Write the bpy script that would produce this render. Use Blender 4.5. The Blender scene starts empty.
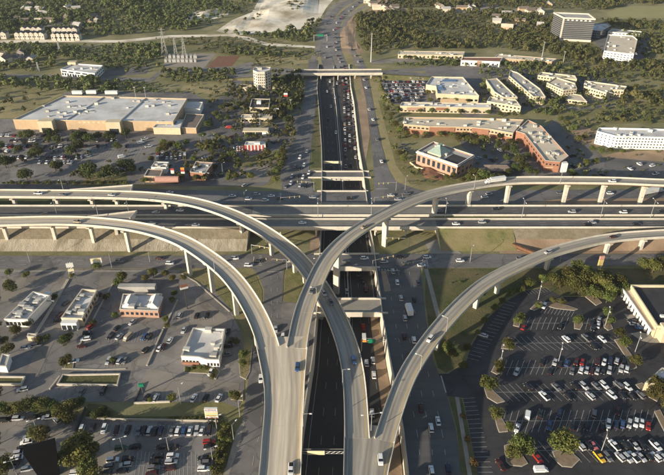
import bpy, math, random
import numpy as np
from mathutils import Vector
R = math.radians
random.seed(7); rng = np.random.default_rng(7)
scene = bpy.context.scene
col = scene.collection

# ------------------------------------------------------------------ camera, sky, sun, exposure
CAM_H, PITCH, F, CX, CY = 180.0, R(32), 610.0, 332.0, 237.5
cam = bpy.data.cameras.new('camera'); camo = bpy.data.objects.new('camera', cam); col.objects.link(camo)
camo.location = (0, 0, CAM_H); camo.rotation_euler = (R(90) - PITCH, 0, 0)
cam.sensor_fit = 'HORIZONTAL'; cam.sensor_width = 36; cam.lens = 36 * F / 664
cam.clip_start = 1; cam.clip_end = 20000
scene.camera = camo
SUN_EL, SHADOW_AZ = R(13.5), R(37)            # shadows run right and away from the camera
w = bpy.data.worlds.new('World'); scene.world = w; w.use_nodes = True
nt = w.node_tree; nt.nodes.clear()
sky = nt.nodes.new('ShaderNodeTexSky'); sky.sky_type = 'NISHITA'; sky.sun_disc = False
sky.sun_elevation = SUN_EL; sky.sun_rotation = math.atan2(-math.cos(SHADOW_AZ), -math.sin(SHADOW_AZ)) % (2 * math.pi)
bg = nt.nodes.new('ShaderNodeBackground'); bg.inputs[1].default_value = 0.098
wo = nt.nodes.new('ShaderNodeOutputWorld'); nt.links.new(sky.outputs[0], bg.inputs[0]); nt.links.new(bg.outputs[0], wo.inputs[0])
sl = bpy.data.lights.new('sun', 'SUN'); sl.energy = 5.0; sl.angle = R(0.55); sl.color = (1.0, 0.89, 0.72)
so = bpy.data.objects.new('sun', sl); col.objects.link(so)
so.rotation_euler = Vector((math.cos(SHADOW_AZ) * math.cos(SUN_EL), math.sin(SHADOW_AZ) * math.cos(SUN_EL), -math.sin(SUN_EL))).to_track_quat('-Z', 'Y').to_euler()
so.location = (-300, -200, 300)
scene.view_settings.view_transform = 'Standard'; scene.view_settings.look = 'None'
scene.view_settings.exposure = 0.76; scene.view_settings.gamma = 1
scene.render.engine = 'CYCLES'

# ------------------------------------------------------------------ survey: photo point at height z -> place on the map
SP, CP = math.sin(PITCH), math.cos(PITCH)
def P(px, py, z=0.0):
    u = (px - CX) / F; v = (py - CY) / F; t = (CAM_H - z) / (SP + v * CP)
    return Vector((u * t, (CP - v * SP) * t, z))
def proj(p):
    d = p[1] * CP + (CAM_H - p[2]) * SP
    return CX + F * p[0] / d, CY + F * ((CAM_H - p[2]) * CP - p[1] * SP) / d

# ------------------------------------------------------------------ materials
def new_mat(name):
    m = bpy.data.materials.new(name); m.use_nodes = True
    return m, m.node_tree, m.node_tree.nodes['Principled BSDF']
def mat(name, c1, c2=None, scale=0.3, rough=0.85, c3=None, scale3=0.03, amt3=0.6, bump=0.0, bscale=2.0, spec=0.3, rnd=0.0, metal=0.0, stretch=None, crack=0.0):
    m, t, b = new_mat(name)
    b.inputs['Roughness'].default_value = rough; b.inputs['Specular IOR Level'].default_value = spec; b.inputs['Metallic'].default_value = metal
    if c2 is None:
        b.inputs['Base Color'].default_value = (*c1, 1)
        if not rnd: return m
    g = t.nodes.new('ShaderNodeNewGeometry'); src = g.outputs['Position']
    if stretch:
        mp = t.nodes.new('ShaderNodeMapping'); mp.inputs['Scale'].default_value = stretch
        t.links.new(src, mp.inputs[0]); src = mp.outputs[0]
    def noise(sc, det, lo, hi):
        n = t.nodes.new('ShaderNodeTexNoise'); n.inputs['Scale'].default_value = sc; n.inputs['Detail'].default_value = det; n.inputs['Roughness'].default_value = 0.62
        t.links.new(src, n.inputs['Vector'])
        r = t.nodes.new('ShaderNodeMapRange'); r.inputs[1].default_value = lo; r.inputs[2].default_value = hi
        t.links.new(n.outputs[0], r.inputs[0]); return r.outputs[0]
    def mix(fac, a, bb):
        x = t.nodes.new('ShaderNodeMix'); x.data_type = 'RGBA'
        if hasattr(fac, 'is_linked') or not isinstance(fac, float): t.links.new(fac, x.inputs[0])
        else: x.inputs[0].default_value = fac
        for i, q in ((6, a), (7, bb)):
            if isinstance(q, tuple): x.inputs[i].default_value = (*q, 1)
            else: t.links.new(q, x.inputs[i])
        return x.outputs[2]
    out = mix(noise(scale, 5, 0.33, 0.67), c1, c2 or c1)
    if c3:
        f = noise(scale3, 4, 0.45, 0.68)
        mu = t.nodes.new('ShaderNodeMath'); mu.operation = 'MULTIPLY'; mu.inputs[1].default_value = amt3; t.links.new(f, mu.inputs[0])
        out = mix(mu.outputs[0], out, c3)
    if crack:
        vo_ = t.nodes.new('ShaderNodeTexVoronoi'); vo_.feature = 'DISTANCE_TO_EDGE'; vo_.inputs['Scale'].default_value = .07; ns = t.nodes.new('ShaderNodeTexNoise'); ns.inputs['Scale'].default_value = .12; ns.inputs['Detail'].default_value = 3
        t.links.new(src, ns.inputs['Vector']); ad = t.nodes.new('ShaderNodeVectorMath'); ad.operation = 'MULTIPLY_ADD'; ad.inputs[1].default_value = (14, 14, 0); t.links.new(ns.outputs['Color'], ad.inputs[0]); t.links.new(src, ad.inputs[2]); t.links.new(ad.outputs[0], vo_.inputs['Vector'])
        r_ = t.nodes.new('ShaderNodeMapRange'); r_.inputs[1].default_value = .008; r_.inputs[2].default_value = .028; r_.inputs[3].default_value = crack; r_.inputs[4].default_value = 0; t.links.new(vo_.outputs[0], r_.inputs[0])
        out = mix(r_.outputs[0], out, tuple(v * .4 for v in c1))
        v2 = t.nodes.new('ShaderNodeTexVoronoi'); v2.inputs['Scale'].default_value = .045; t.links.new(src, v2.inputs['Vector']); sc_ = t.nodes.new('ShaderNodeSeparateColor'); t.links.new(v2.outputs['Color'], sc_.inputs[0])
        r2 = t.nodes.new('ShaderNodeMapRange'); r2.inputs[3].default_value = .86; r2.inputs[4].default_value = 1.12; t.links.new(sc_.outputs[0], r2.inputs[0]); h2 = t.nodes.new('ShaderNodeHueSaturation'); t.links.new(r2.outputs[0], h2.inputs['Value']); t.links.new(out, h2.inputs['Color']); out = h2.outputs[0]
    if rnd:
        oi = t.nodes.new('ShaderNodeObjectInfo'); hs = t.nodes.new('ShaderNodeHueSaturation')
        a = t.nodes.new('ShaderNodeMapRange'); a.inputs[3].default_value = 1 - rnd * 1.2; a.inputs[4].default_value = 1 + rnd; t.links.new(oi.outputs['Random'], a.inputs[0]); t.links.new(a.outputs[0], hs.inputs['Value'])
        h = t.nodes.new('ShaderNodeMapRange'); h.inputs[3].default_value = 0.5 - rnd * 0.10; h.inputs[4].default_value = 0.5 + rnd * 0.12; t.links.new(oi.outputs['Random'], h.inputs[0]); t.links.new(h.outputs[0], hs.inputs['Hue'])
        t.links.new(out, hs.inputs['Color']); out = hs.outputs[0]
    t.links.new(out, b.inputs['Base Color'])
    if bump:
        n = t.nodes.new('ShaderNodeTexNoise'); n.inputs['Scale'].default_value = bscale; n.inputs['Detail'].default_value = 6; t.links.new(src, n.inputs['Vector'])
        bp = t.nodes.new('ShaderNodeBump'); bp.inputs['Strength'].default_value = bump; bp.inputs['Distance'].default_value = 0.3
        t.links.new(n.outputs[0], bp.inputs['Height']); t.links.new(bp.outputs[0], b.inputs['Normal'])
    return m
M = {}
M['scrub'] = mat('scrub_ground', (.17, .155, .060), (.29, .25, .13), .05, .95, (.09, .10, .036), .018, .75, bump=.5, bscale=.5)
M['asphalt'] = mat('worn_asphalt', (.185, .169, .153), (.235, .215, .195), .25, .9, (.12, .11, .103), .05, .85, bump=.1, crack=.5)
M['asphalt_road'] = mat('road_asphalt', (.145, .135, .127), (.19, .177, .166), .2, .85, (.095, .09, .086), .05, .7, crack=.4)
M['asphalt_tan'] = mat('sandy_asphalt', (.215, .188, .155), (.275, .242, .20), .2, .9, (.14, .125, .106), .05, .7, crack=.4)
M['asphalt_dark'] = mat('fresh_asphalt', (.032, .031, .033), (.046, .044, .045), .25, .75, (.076, .071, .069), .04, .7, crack=.35)
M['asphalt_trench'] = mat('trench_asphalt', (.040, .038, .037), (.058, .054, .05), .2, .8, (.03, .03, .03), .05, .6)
M['asphalt_main'] = mat('mainline_asphalt', (.095, .091, .087), (.13, .124, .117), .3, .8, (.066, .063, .06), .05, .6, stretch=(.25, 1, 1))
M['deck_grey'] = mat('mainline_deck_concrete', (.20, .185, .16), (.26, .24, .205), .3, .85, (.14, .13, .115), .08, .7, stretch=(.2, 1.2, 1))
M['concrete'] = mat('concrete', (.44, .40, .325), (.53, .48, .395), .35, .85, (.33, .295, .24), .12, .6)
M['concrete_pale'] = mat('pale_concrete', (.50, .455, .375), (.58, .53, .44), .5, .8, (.34, .305, .25), .2, .4)
M['kerb'] = mat('kerb_concrete', (.36, .32, .25), (.44, .39, .31), .6, .9)
M['walk'] = mat('pavement_concrete', (.27, .24, .20), (.33, .30, .24), .5, .9, (.2, .18, .15), .1, .5)
M['rust'] = mat('weathering_steel', (.12, .055, .03), (.17, .085, .045), .6, .8)
M['slope_earth'] = mat('brown_slope_earth', (.19, .155, .105), (.27, .225, .155), .4, .95, (.13, .115, .06), .06, .8, bump=.6, bscale=1.2)
M['paving'] = mat('slope_paving', (.34, .29, .21), (.43, .375, .285), .5, .95, (.20, .165, .11), .12, .9, bump=.8, bscale=1.5, stretch=(1.6, .35, 1))
M['grass'] = mat('verge_grass', (.11, .115, .038), (.20, .18, .072), .25, .95, (.26, .20, .105), .045, .9, bump=.6, bscale=1.2)
M['grass_green'] = mat('green_grass', (.060, .072, .022), (.10, .10, .036), .25, .95, (.17, .125, .065), .05, .85, bump=.6, bscale=1.2)
M['grass_dry'] = mat('dry_grass', (.27, .225, .10), (.34, .28, .14), .15, .95, (.15, .14, .06), .04, .7, bump=.6, bscale=1.0)
M['field'] = mat('olive_field', (.27, .245, .10), (.31, .275, .12), .05, .95, (.22, .21, .08), .01, .5)
M['dirt'] = mat('bare_dirt', (.30, .20, .125), (.40, .29, .19), .2, .95, (.18, .12, .075), .05, .7, bump=.5, bscale=.8)
M['dirt_red'] = mat('red_mulch', (.16, .075, .045), (.22, .11, .065), .3, .95)
M['mulch'] = mat('island_mulch', (.19, .14, .09), (.27, .205, .14), .6, .95)
M['quarry'] = mat('quarry_limestone', (.74, .645, .49), (.84, .755, .60), .06, .95, (.30, .24, .15), .022, .95, bump=.8, bscale=.15)
M['quarry_grey'] = mat('quarry_pit', (.26, .24, .22), (.33, .30, .27), .06, .95)
M['gravel'] = mat('gravel_pad', (.24, .205, .165), (.30, .26, .21), .3, .95)
M['roof_white'] = mat('white_roof_membrane', (.58, .56, .525), (.68, .66, .62), .12, .8, (.40, .375, .34), .07, .8)
M['roof_grey'] = mat('grey_roof', (.36, .34, .31), (.44, .42, .38), .15, .9, (.26, .245, .225), .06, .6)
M['roof_tan'] = mat('tan_roof', (.56, .48, .35), (.64, .55, .42), .15, .9, (.44, .37, .27), .06, .5)
M['roof_dark'] = mat('dark_roof', (.035, .034, .036), (.055, .052, .052), .2, .85)
M['roof_brown'] = mat('brown_roof', (.15, .115, .09), (.20, .16, .13), .2, .9)
M['roof_red'] = mat('red_brown_roof', (.21, .09, .055), (.27, .125, .08), .3, .85)
M['roof_green'] = mat('sea_green_metal_roof', (.22, .29, .245), (.27, .34, .29), .5, .7)
M['wall_cream'] = mat('cream_wall', (.52, .43, .28), (.60, .51, .35), .3, .85, (.44, .36, .23), .1, .4)
M['wall_white'] = mat('white_wall', (.68, .66, .61), (.76, .74, .69), .3, .8)
M['wall_tan'] = mat('tan_wall', (.44, .31, .185), (.52, .38, .24), .25, .9, (.37, .25, .15), .08, .5)
M['brick'] = mat('red_brick', (.27, .125, .075), (.34, .17, .105), .8, .9, (.23, .10, .06), .15, .4)
M['brick_pink'] = mat('pink_brick', (.36, .215, .15), (.42, .26, .185), .8, .9)
M['glass'] = mat('dark_glass', (.022, .026, .033), (.035, .04, .05), .3, .12, spec=.6)
M['glass_grey'] = mat('grey_curtain_glass', (.05, .052, .055), (.07, .072, .074), .08, .25, spec=.5)
M['glass_blue'] = mat('blue_skylight', (.07, .12, .20), (.10, .16, .26), .4, .2, spec=.6)
M['metal'] = mat('galvanised_metal', (.34, .33, .31), (.42, .41, .38), 1.5, .5, metal=.3)
M['metal_dark'] = mat('dark_metal', (.05, .048, .046), (.07, .066, .062), 1., .6)
M['unit'] = mat('rooftop_unit_metal', (.40, .38, .34), (.52, .50, .45), .5, .6, rnd=.2)
M['white'] = mat('white_paint', (.60, .59, .55), (.68, .67, .63), 1., .6)
M['line'] = mat('road_marking', (.34, .33, .30), (.50, .48, .44), .9, .8)
M['yellow_line'] = mat('yellow_marking', (.50, .33, .06), (.6, .42, .1), .9, .8)
M['red'] = mat('red_paint', (.36, .05, .04), (.42, .07, .055), 1., .6)
M['yellow'] = mat('yellow_panel', (.46, .35, .12), (.52, .41, .16), 1., .6)
M['pink'] = mat('pink_panel', (.42, .22, .17), (.48, .27, .21), 1., .6)
M['green_sign'] = mat('green_sign_face', (.012, .16, .085), (.015, .19, .10), 1., .4)
M['blue_sign'] = mat('blue_sign_face', (.06, .12, .30), (.08, .15, .36), 1., .4)
M['orange'] = mat('orange_panel', (.65, .25, .04), (.7, .3, .06), 1., .5)
M['cream_sign'] = mat('cream_sign_face', (.70, .60, .36), (.76, .66, .42), 1., .5)
M['black'] = mat('black_cladding', (.004, .004, .005), (.006, .006, .007), .8, .8, spec=.1)
M['bark'] = mat('bark', (.07, .05, .035), (.11, .08, .055), 2., .95)
M['tyre'] = mat('tyre_rubber', (.012, .012, .012), (.02, .02, .02), 2., .9)
M['car_glass'] = mat('car_glass', (.010, .012, .015), (.014, .016, .02), 1., .08, spec=.6)
M['lamp_red'] = mat('tail_lamp', (.35, .015, .01), None, rough=.3)
M['lamp_clear'] = mat('head_lamp', (.7, .7, .68), None, rough=.2)
def leaf_mat(name, c1, c2, c3):
    m = mat(name, c1, c2, .35, .75, c3, .07, .7, spec=.15, rnd=.3)
    t = m.node_tree; b = t.nodes['Principled BSDF']; o = t.nodes['Material Output']
    tr = t.nodes.new('ShaderNodeBsdfTranslucent'); mx = t.nodes.new('ShaderNodeMixShader'); mx.inputs[0].default_value = .25
    t.links.new(b.inputs['Base Color'].links[0].from_socket, tr.inputs[0])
    t.links.new(b.outputs[0], mx.inputs[1]); t.links.new(tr.outputs[0], mx.inputs[2]); t.links.new(mx.outputs[0], o.inputs[0])
    return m
M['leaf'] = leaf_mat('olive_foliage', (.070, .086, .022), (.132, .132, .036), (.185, .160, .046))
M['leaf_dark'] = leaf_mat('dark_foliage', (.046, .060, .020), (.082, .092, .028), (.125, .115, .038))
M['leaf_gold'] = leaf_mat('golden_foliage', (.17, .125, .04), (.22, .15, .055), (.14, .11, .04))
M['leaf_wood'] = leaf_mat('woodland_foliage', (.058, .074, .024), (.122, .124, .042), (.190, .168, .064))
def deck_mat(name, stops, half):
    m, t, b = new_mat(name); b.inputs['Roughness'].default_value = .85
    uv = t.nodes.new('ShaderNodeUVMap'); uv.uv_map = 'UVMap'
    sx = t.nodes.new('ShaderNodeSeparateXYZ'); t.links.new(uv.outputs[0], sx.inputs[0])
    mr = t.nodes.new('ShaderNodeMapRange'); mr.inputs[1].default_value = -half; mr.inputs[2].default_value = half; t.links.new(sx.outputs[0], mr.inputs[0])
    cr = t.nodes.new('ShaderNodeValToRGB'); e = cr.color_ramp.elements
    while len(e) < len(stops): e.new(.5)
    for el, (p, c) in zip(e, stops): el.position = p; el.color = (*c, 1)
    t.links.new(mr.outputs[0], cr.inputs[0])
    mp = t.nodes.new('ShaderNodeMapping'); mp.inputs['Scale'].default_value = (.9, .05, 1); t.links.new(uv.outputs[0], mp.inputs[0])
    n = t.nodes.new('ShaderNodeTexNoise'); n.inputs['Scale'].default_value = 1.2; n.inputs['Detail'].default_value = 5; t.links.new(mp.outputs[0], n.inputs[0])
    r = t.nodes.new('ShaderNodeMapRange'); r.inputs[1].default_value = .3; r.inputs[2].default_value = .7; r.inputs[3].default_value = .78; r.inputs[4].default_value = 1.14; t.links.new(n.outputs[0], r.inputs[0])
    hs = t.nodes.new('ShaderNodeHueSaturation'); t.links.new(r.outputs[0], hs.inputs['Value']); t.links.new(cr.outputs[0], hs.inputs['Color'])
    t.links.new(hs.outputs[0], b.inputs['Base Color'])
    return m
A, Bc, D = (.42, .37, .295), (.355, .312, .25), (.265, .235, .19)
A2, B2, D2 = (.54, .465, .355), (.47, .40, .305), (.37, .315, .24)  # lighter, warmer deck tones: sunlight put into the colour of these decks
M['deck_sunlit'] = deck_mat('sunlit_ramp_concrete', [(0, D2), (.14, B2), (.34, A2), (.42, B2), (.6, A2), (.68, D2), (.8, A2), (.92, B2), (1, D2)], 4.2)
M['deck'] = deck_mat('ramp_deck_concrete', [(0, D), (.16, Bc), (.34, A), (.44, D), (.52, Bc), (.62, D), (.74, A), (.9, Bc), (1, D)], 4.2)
M['deck_wide'] = deck_mat('merged_sunlit_deck_concrete', [(0, D2), (.08, A2), (.14, D2), (.20, B2), (.26, D2), (.36, A2), (.6, A2), (.68, D2), (.75, B2), (.82, D2), (.9, A2), (1, B2)], 7.4)
PAINT = {'white': (.72, .71, .68), 'silver': (.42, .42, .42), 'grey': (.14, .14, .145), 'black': (.012, .012, .013), 'red': (.30, .02, .015), 'dark red': (.055, .012, .011),
         'blue': (.035, .075, .17), 'dark blue': (.015, .025, .06), 'tan': (.36, .29, .20), 'yellow': (.65, .36, .02), 'green': (.03, .08, .04), 'pink': (.5, .14, .16)}
for k, c in PAINT.items():
    M['paint_' + k] = mat('car_paint_' + k.replace(' ', '_'), c, None, rough=.28, spec=.5)

# ------------------------------------------------------------------ object helpers
REG = []                                     # things to be labelled: [object, label, spot]
def mesh(name, V, Fc, mats, mi=None, uv=None, smooth=False):
    me = bpy.data.meshes.new(name); me.from_pydata([tuple(v) for v in V], [], Fc)
    for m in (mats if isinstance(mats, (list, tuple)) else [mats]): me.materials.append(M[m] if isinstance(m, str) else m)
    if mi is not None: me.polygons.foreach_set('material_index', mi)
    if uv is not None:
        l = me.uv_layers.new(name='UVMap')
        li = np.zeros(len(me.loops), dtype=np.int32); me.loops.foreach_get('vertex_index', li)
        l.data.foreach_set('uv', np.array(uv, dtype=np.float32)[li].ravel())
    if smooth: me.polygons.foreach_set('use_smooth', [True] * len(me.polygons))
    me.update(); return me
def link(name, data, parent=None, loc=(0, 0, 0), rz=0.0, sc=None):
    o = bpy.data.objects.new(name, data); col.objects.link(o); o.parent = parent; o.location = loc
    if rz: o.rotation_euler = (0, 0, rz)
    if sc is not None: o.scale = sc
    return o
def tag(o, label, cat, group=None):
    o['label'] = label; o['category'] = cat
    if group: o['group'] = group
    REG.append(o); return o
def thing(name, label, cat, loc, rz=0.0, group=None, sc=None):
    return tag(link(name, None, None, loc, rz, sc), label, cat, group)
def struct(name, V, Fc, mats, mi=None, uv=None, parent=None):
    o = link(name, mesh(name, V, Fc, mats, mi, uv), parent)
    if parent is None: o['kind'] = 'structure'
    return o
class MB:
    def __init__(s, off=(0, 0, 0)): s.V = []; s.F = []; s.I = []; s.off = Vector(off)
    def add(s, V, Fc, i=0):
        n = len(s.V); s.V += [Vector(v) - s.off for v in V]; s.F += [tuple(k + n for k in f) for f in Fc]; s.I += [i] * len(Fc); return s
    def box(s, c, d, rz=0.0, i=0, taper=1.0):
        cs, sn = math.cos(rz), math.sin(rz); V = []
        for z, k in ((-.5, 1.), (.5, taper)):
            for x, y in ((-.5, -.5), (.5, -.5), (.5, .5), (-.5, .5)):
                X, Y = x * d[0] * k, y * d[1] * k
                V.append((c[0] + X * cs - Y * sn, c[1] + X * sn + Y * cs, c[2] + z * d[2]))
        return s.add(V, [(0, 3, 2, 1), (4, 5, 6, 7), (0, 1, 5, 4), (1, 2, 6, 5), (2, 3, 7, 6), (3, 0, 4, 7)], i)
    def tube(s, a, b, r0, r1=None, n=6, i=0, cap=True):
        a, b = Vector(a), Vector(b); r1 = r0 if r1 is None else r1; d = (b - a).normalized()
        u = d.cross(Vector((0, 0, 1)) if abs(d.z) < .9 else Vector((1, 0, 0))).normalized(); v = d.cross(u)
        V = [p + (u * math.cos(k * 2 * math.pi / n) + v * math.sin(k * 2 * math.pi / n)) * r for p, r in ((a, r0), (b, r1)) for k in range(n)]
        Fc = [(k, (k + 1) % n, n + (k + 1) % n, n + k) for k in range(n)]
        if cap: Fc += [tuple(range(n))[::-1], tuple(range(n, 2 * n))]
        return s.add(V, Fc, i)
    def prism(s, poly, z0, z1, i=0, top=True, it=None, bot=False):
        n = len(poly); V = [(p[0], p[1], z0) for p in poly] + [(p[0], p[1], z1) for p in poly]
        s.add(V, [(k, (k + 1) % n, n + (k + 1) % n, n + k) for k in range(n)], i)
        if top: s.add([(p[0], p[1], z1) for p in poly], [tuple(range(n))], i if it is None else it)
        if bot: s.add([(p[0], p[1], z0) for p in poly], [tuple(range(n))[::-1]], i)
        return s
    def mesh(s, name, mats, smooth=False): return mesh(name, s.V, s.F, mats, s.I, smooth=smooth)
    def build(s, name, mats, parent=None, smooth=False, loc=(0, 0, 0)): return link(name, s.mesh(name, mats, smooth), parent, loc)
def ccw(poly):
    a = sum(poly[i][0] * poly[(i + 1) % len(poly)][1] - poly[(i + 1) % len(poly)][0] * poly[i][1] for i in range(len(poly)))
    return list(poly) if a > 0 else list(poly)[::-1]
def inset(poly, d):
    n = len(poly); out = []
    for i in range(n):
        p, a, b = Vector(poly[i][:2]), Vector(poly[i - 1][:2]), Vector(poly[(i + 1) % n][:2])
        e1, e2 = (p - a).normalized(), (b - p).normalized(); n1, n2 = Vector((-e1.y, e1.x)), Vector((-e2.y, e2.x))
        k = (n1 + n2) / max(.4, 1 + n1.dot(n2)); out.append(p + k * d)
    return out
CUBES = {}
def cube(m, name):
    if (m, name) not in CUBES: CUBES[(m, name)] = MB().box((0, 0, 0), (1, 1, 1)).mesh(name, m)
    return CUBES[(m, name)]
def pxpoly(pts, z=0.0): return ccw([P(x, y, z) for x, y in pts])
LAYER = [0.02]
def patch(name, pts, m, z=None):
    if z is None: LAYER[0] += .0012; z = LAYER[0]
    poly = [Vector((p.x, p.y, z)) for p in pxpoly(pts)]
    return struct(name, poly, [tuple(range(len(poly)))], m)
def catmull(pts, step=3.0):
    out = []; pts = [Vector(p) for p in pts]
    ext = [pts[0] * 2 - pts[1]] + pts + [pts[-1] * 2 - pts[-2]]
    for i in range(1, len(ext) - 2):
        a, b, c, d = ext[i - 1:i + 3]; n = max(2, int((c - b).length / step))
        for k in range(n):
            t = k / n
            out.append(.5 * ((2 * b) + (c - a) * t + (2 * a - 5 * b + 4 * c - d) * t * t + (3 * b - a - 3 * c + d) * t ** 3))
    return out + [pts[-1]]
def smooth_pts(p, it=6):
    for _ in range(it): p = [p[0]] + [(p[i - 1] + p[i] * 2 + p[i + 1]) / 4 for i in range(1, len(p) - 1)] + [p[-1]]
    return p
def normals(c):
    out = []
    for i in range(len(c)):
        d = c[min(i + 1, len(c) - 1)] - c[max(i - 1, 0)]; d.z = 0; d.normalize(); out.append(Vector((-d.y, d.x, 0)))   # left of travel
    return out
def strip(name, pts, width, m, z=None, world=False):
    if z is None: LAYER[0] += .0012; z = LAYER[0]
    c = catmull(pts if world else [P(x, y) for x, y in pts], 4); nn = normals(c); V = []
    for p, q in zip(c, nn): V += [(p.x + q.x * width / 2, p.y + q.y * width / 2, z), (p.x - q.x * width / 2, p.y - q.y * width / 2, z)]
    return struct(name, V, [(2 * i, 2 * i + 1, 2 * i + 3, 2 * i + 2) for i in range(len(c) - 1)], m)
def sweep(mb, c, nn, prof, i=0, closed=True):
    k = len(prof); V = [p + q * o + Vector((0, 0, z)) for p, q in zip(c, nn) for o, z in prof]; Fc = []
    for a in range(len(c) - 1):
        for j in range(k if closed else k - 1): Fc.append((a * k + j, a * k + (j + 1) % k, (a + 1) * k + (j + 1) % k, (a + 1) * k + j))
    if closed: Fc += [tuple(range(k))[::-1], tuple(range((len(c) - 1) * k, len(c) * k))]
    return mb.add(V, Fc, i)

# ------------------------------------------------------------------ ground with the sunken motorway cut into it
TL = [(288, 700), (293, 520), (296, 475), (303, 419), (313, 355), (316.5, 315), (318, 300), (319.5, 268), (320, 240), (321.5, 205), (322, 175), (321.5, 145), (319, 110), (317, 88)]
TR = [(420, 700), (411, 520), (408, 475), (403, 430), (394, 380), (389, 355), (382, 314), (380.5, 298), (376, 268), (374, 250), (370.5, 231), (366, 195), (363, 172), (359, 149), (354, 103), (351, 88)]
TLw = [P(*p) for p in TL]; TRw = [P(*p) for p in TR]
YN = sorted(set([round(p.y, 2) for p in TLw + TRw] + list(range(140, 480, 20)))); YN = [y for y in YN if TLw[0].y + .1 < y < TLw[-1].y]
YN = [TLw[0].y + .2] + YN
tl = lambda y: float(np.interp(y, [p.y for p in TLw], [p.x for p in TLw]))
tr = lambda y: float(np.interp(y, [p.y for p in TRw], [p.x for p in TRw]))
YEND = 620.0
def floor_z(y): return -7.0 if y < 400 else min(-7.0 + (y - 400) * 7.0 / (YEND - 400), 0) if y < YEND else 0
YN += [560, 590, YEND]; YN = sorted(YN)
def ground_z(x, y): return floor_z(y) if YN[0] < y < YEND and tl(y) < x < tr(y) else 0.0
BIG = 3000
V = []; Fc = []
V += [(-BIG, -1000, 0), (BIG, -1000, 0), (BIG, YN[0], 0), (-BIG, YN[0], 0)]; Fc.append((0, 1, 2, 3))
n0 = len(V)
for y in YN: V += [(-BIG, y, 0), (tl(y), y, 0), (tr(y), y, 0), (BIG, y, 0)]
for i in range(len(YN) - 1):
    a = n0 + 4 * i; Fc += [(a, a + 1, a + 5, a + 4), (a + 2, a + 3, a + 7, a + 6)]
a = n0 + 4 * (len(YN) - 1); b = len(V)
V += [(-BIG, 5000, 0), (BIG, 5000, 0)]; Fc.append((a, a + 1, a + 2, a + 3, b + 1, b))
struct('ground', V, Fc, 'scrub')
V = []; Fc = []
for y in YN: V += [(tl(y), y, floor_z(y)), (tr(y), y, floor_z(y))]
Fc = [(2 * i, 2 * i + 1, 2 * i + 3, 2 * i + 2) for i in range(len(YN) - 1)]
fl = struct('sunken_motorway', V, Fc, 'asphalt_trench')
def trench_wall(fn, sgn, label):
    yy = [y for y in YN]; base = Vector((fn(yy[0]), yy[0], -7)); r = thing('retaining_wall', label, 'wall', base)
    for k in range(len(yy) - 1):
        y0, y1 = yy[k], yy[k + 1]; 
        if floor_z(y0) > -.4: continue
        mb = MB(base); Vv = []
        for y in (y0 + .04, y1 - .04):
            x = fn(y); Vv += [(x - sgn * .55, y, floor_z(y) - .2), (x + sgn * .3, y, floor_z(y) - .2), (x + sgn * .3, y, .9), (x - sgn * .1, y, .9)]
        mb.add(Vv, [(0, 1, 5, 4), (1, 2, 6, 5), (2, 3, 7, 6), (3, 0, 4, 7), (0, 3, 2, 1), (4, 5, 6, 7)]); mb.build('wall_panel', 'concrete_pale', r)
trench_wall(tl, -1, 'pale retaining wall along the left side of the sunken motorway')
trench_wall(tr, 1, 'pale retaining wall along the right side of the sunken motorway')
# median barrier and lane lines in the cut
yc = [y for y in np.arange(YN[0], YEND, 8.)]
cm = [Vector((tl(y) * .5 + tr(y) * .5, y, floor_z(y))) for y in yc]
mb = MB(cm[0]); sweep(mb, cm, normals(cm), [(-.35, -.1), (.35, -.1), (.18, .95), (-.18, .95)])
o = mb.build('median_barrier', 'concrete_pale', None, loc=cm[0]); tag(o, 'long concrete median barrier down the middle of the sunken motorway', 'barrier')
mb = MB()
for fr in (.07, .45, .55, .93):
    c = [Vector((tl(y) * (1 - fr) + tr(y) * fr, y, floor_z(y) + .015)) for y in yc]; nn = normals(c)
    sweep(mb, c, nn, [(-.09, 0), (.09, 0)], closed=False)
for fr in (.19, .32, .68, .81):
    y = YN[0]
    while y < YEND - 6:
        c = [Vector((tl(t) * (1 - fr) + tr(t) * fr, t, floor_z(t) + .015)) for t in (y, y + 4)]; sweep(mb, c, normals(c), [(-.055, 0), (.055, 0)], closed=False); y += 14
mb.build('lane_markings', 'line', fl)['kind'] = 'stuff'

ys_ = [y for y in YN if 130 < y < 232]
V = []
for y in ys_: x0_, x1_ = tl(y), tr(y); V += [(x0_ + (x1_ - x0_) * .84, y, -6.975), (x0_ + (x1_ - x0_) * .975, y, -6.975)]
struct('dirt_shoulder', V, [(2 * i, 2 * i + 1, 2 * i + 3, 2 * i + 2) for i in range(len(ys_) - 1)], 'dirt')
# ------------------------------------------------------------------ patches of land
def poly_grow(pts): return pts
patch('meadow', [(150, 37), (215, 34.5), (262, 39), (315, 47), (319, 57), (300, 61), (250, 57), (200, 52), (160, 50)], 'grass')
patch('quarry_floor', [(216, 31), (232, 20), (252, 12), (262, -6), (338, -6), (326, 8), (319, 20), (300, 29), (262, 33), (235, 35)], 'quarry')
patch('quarry_pit', [(262, 17), (268, 8), (290, 2), (300, 4), (284, 14), (270, 20)], 'quarry_grey')
patch('quarry_bench', [(184, 22), (190, 12), (215, 8), (230, 10), (228, 15), (210, 20)], 'quarry')
patch('field', [(606, 12.5), (618, 8), (632, 6), (760, 5), (760, 18.5), (664, 18), (612, 18.5)], 'field')
patch('dirt_track', [(-60, 41), (60, 39.5), (120, 40), (170, 35), (230, 34), (250, 37), (268, 43), (315, 46), (315, 48), (266, 45.5), (245, 39.5), (228, 36), (172, 37.5), (120, 42.5), (60, 42), (-60, 44)], 'quarry')
patch('substation_pad', [(162, 66.5), (170, 54), (216, 53.5), (204, 68)], 'gravel')
patch('bare_soil', [(206, 68), (218, 56), (240, 56), (232, 66)], 'dirt_red')
patch('dry_clearing', [(180, 92), (184, 83), (232, 81), (236, 88), (228, 95)], 'grass_dry')
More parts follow.
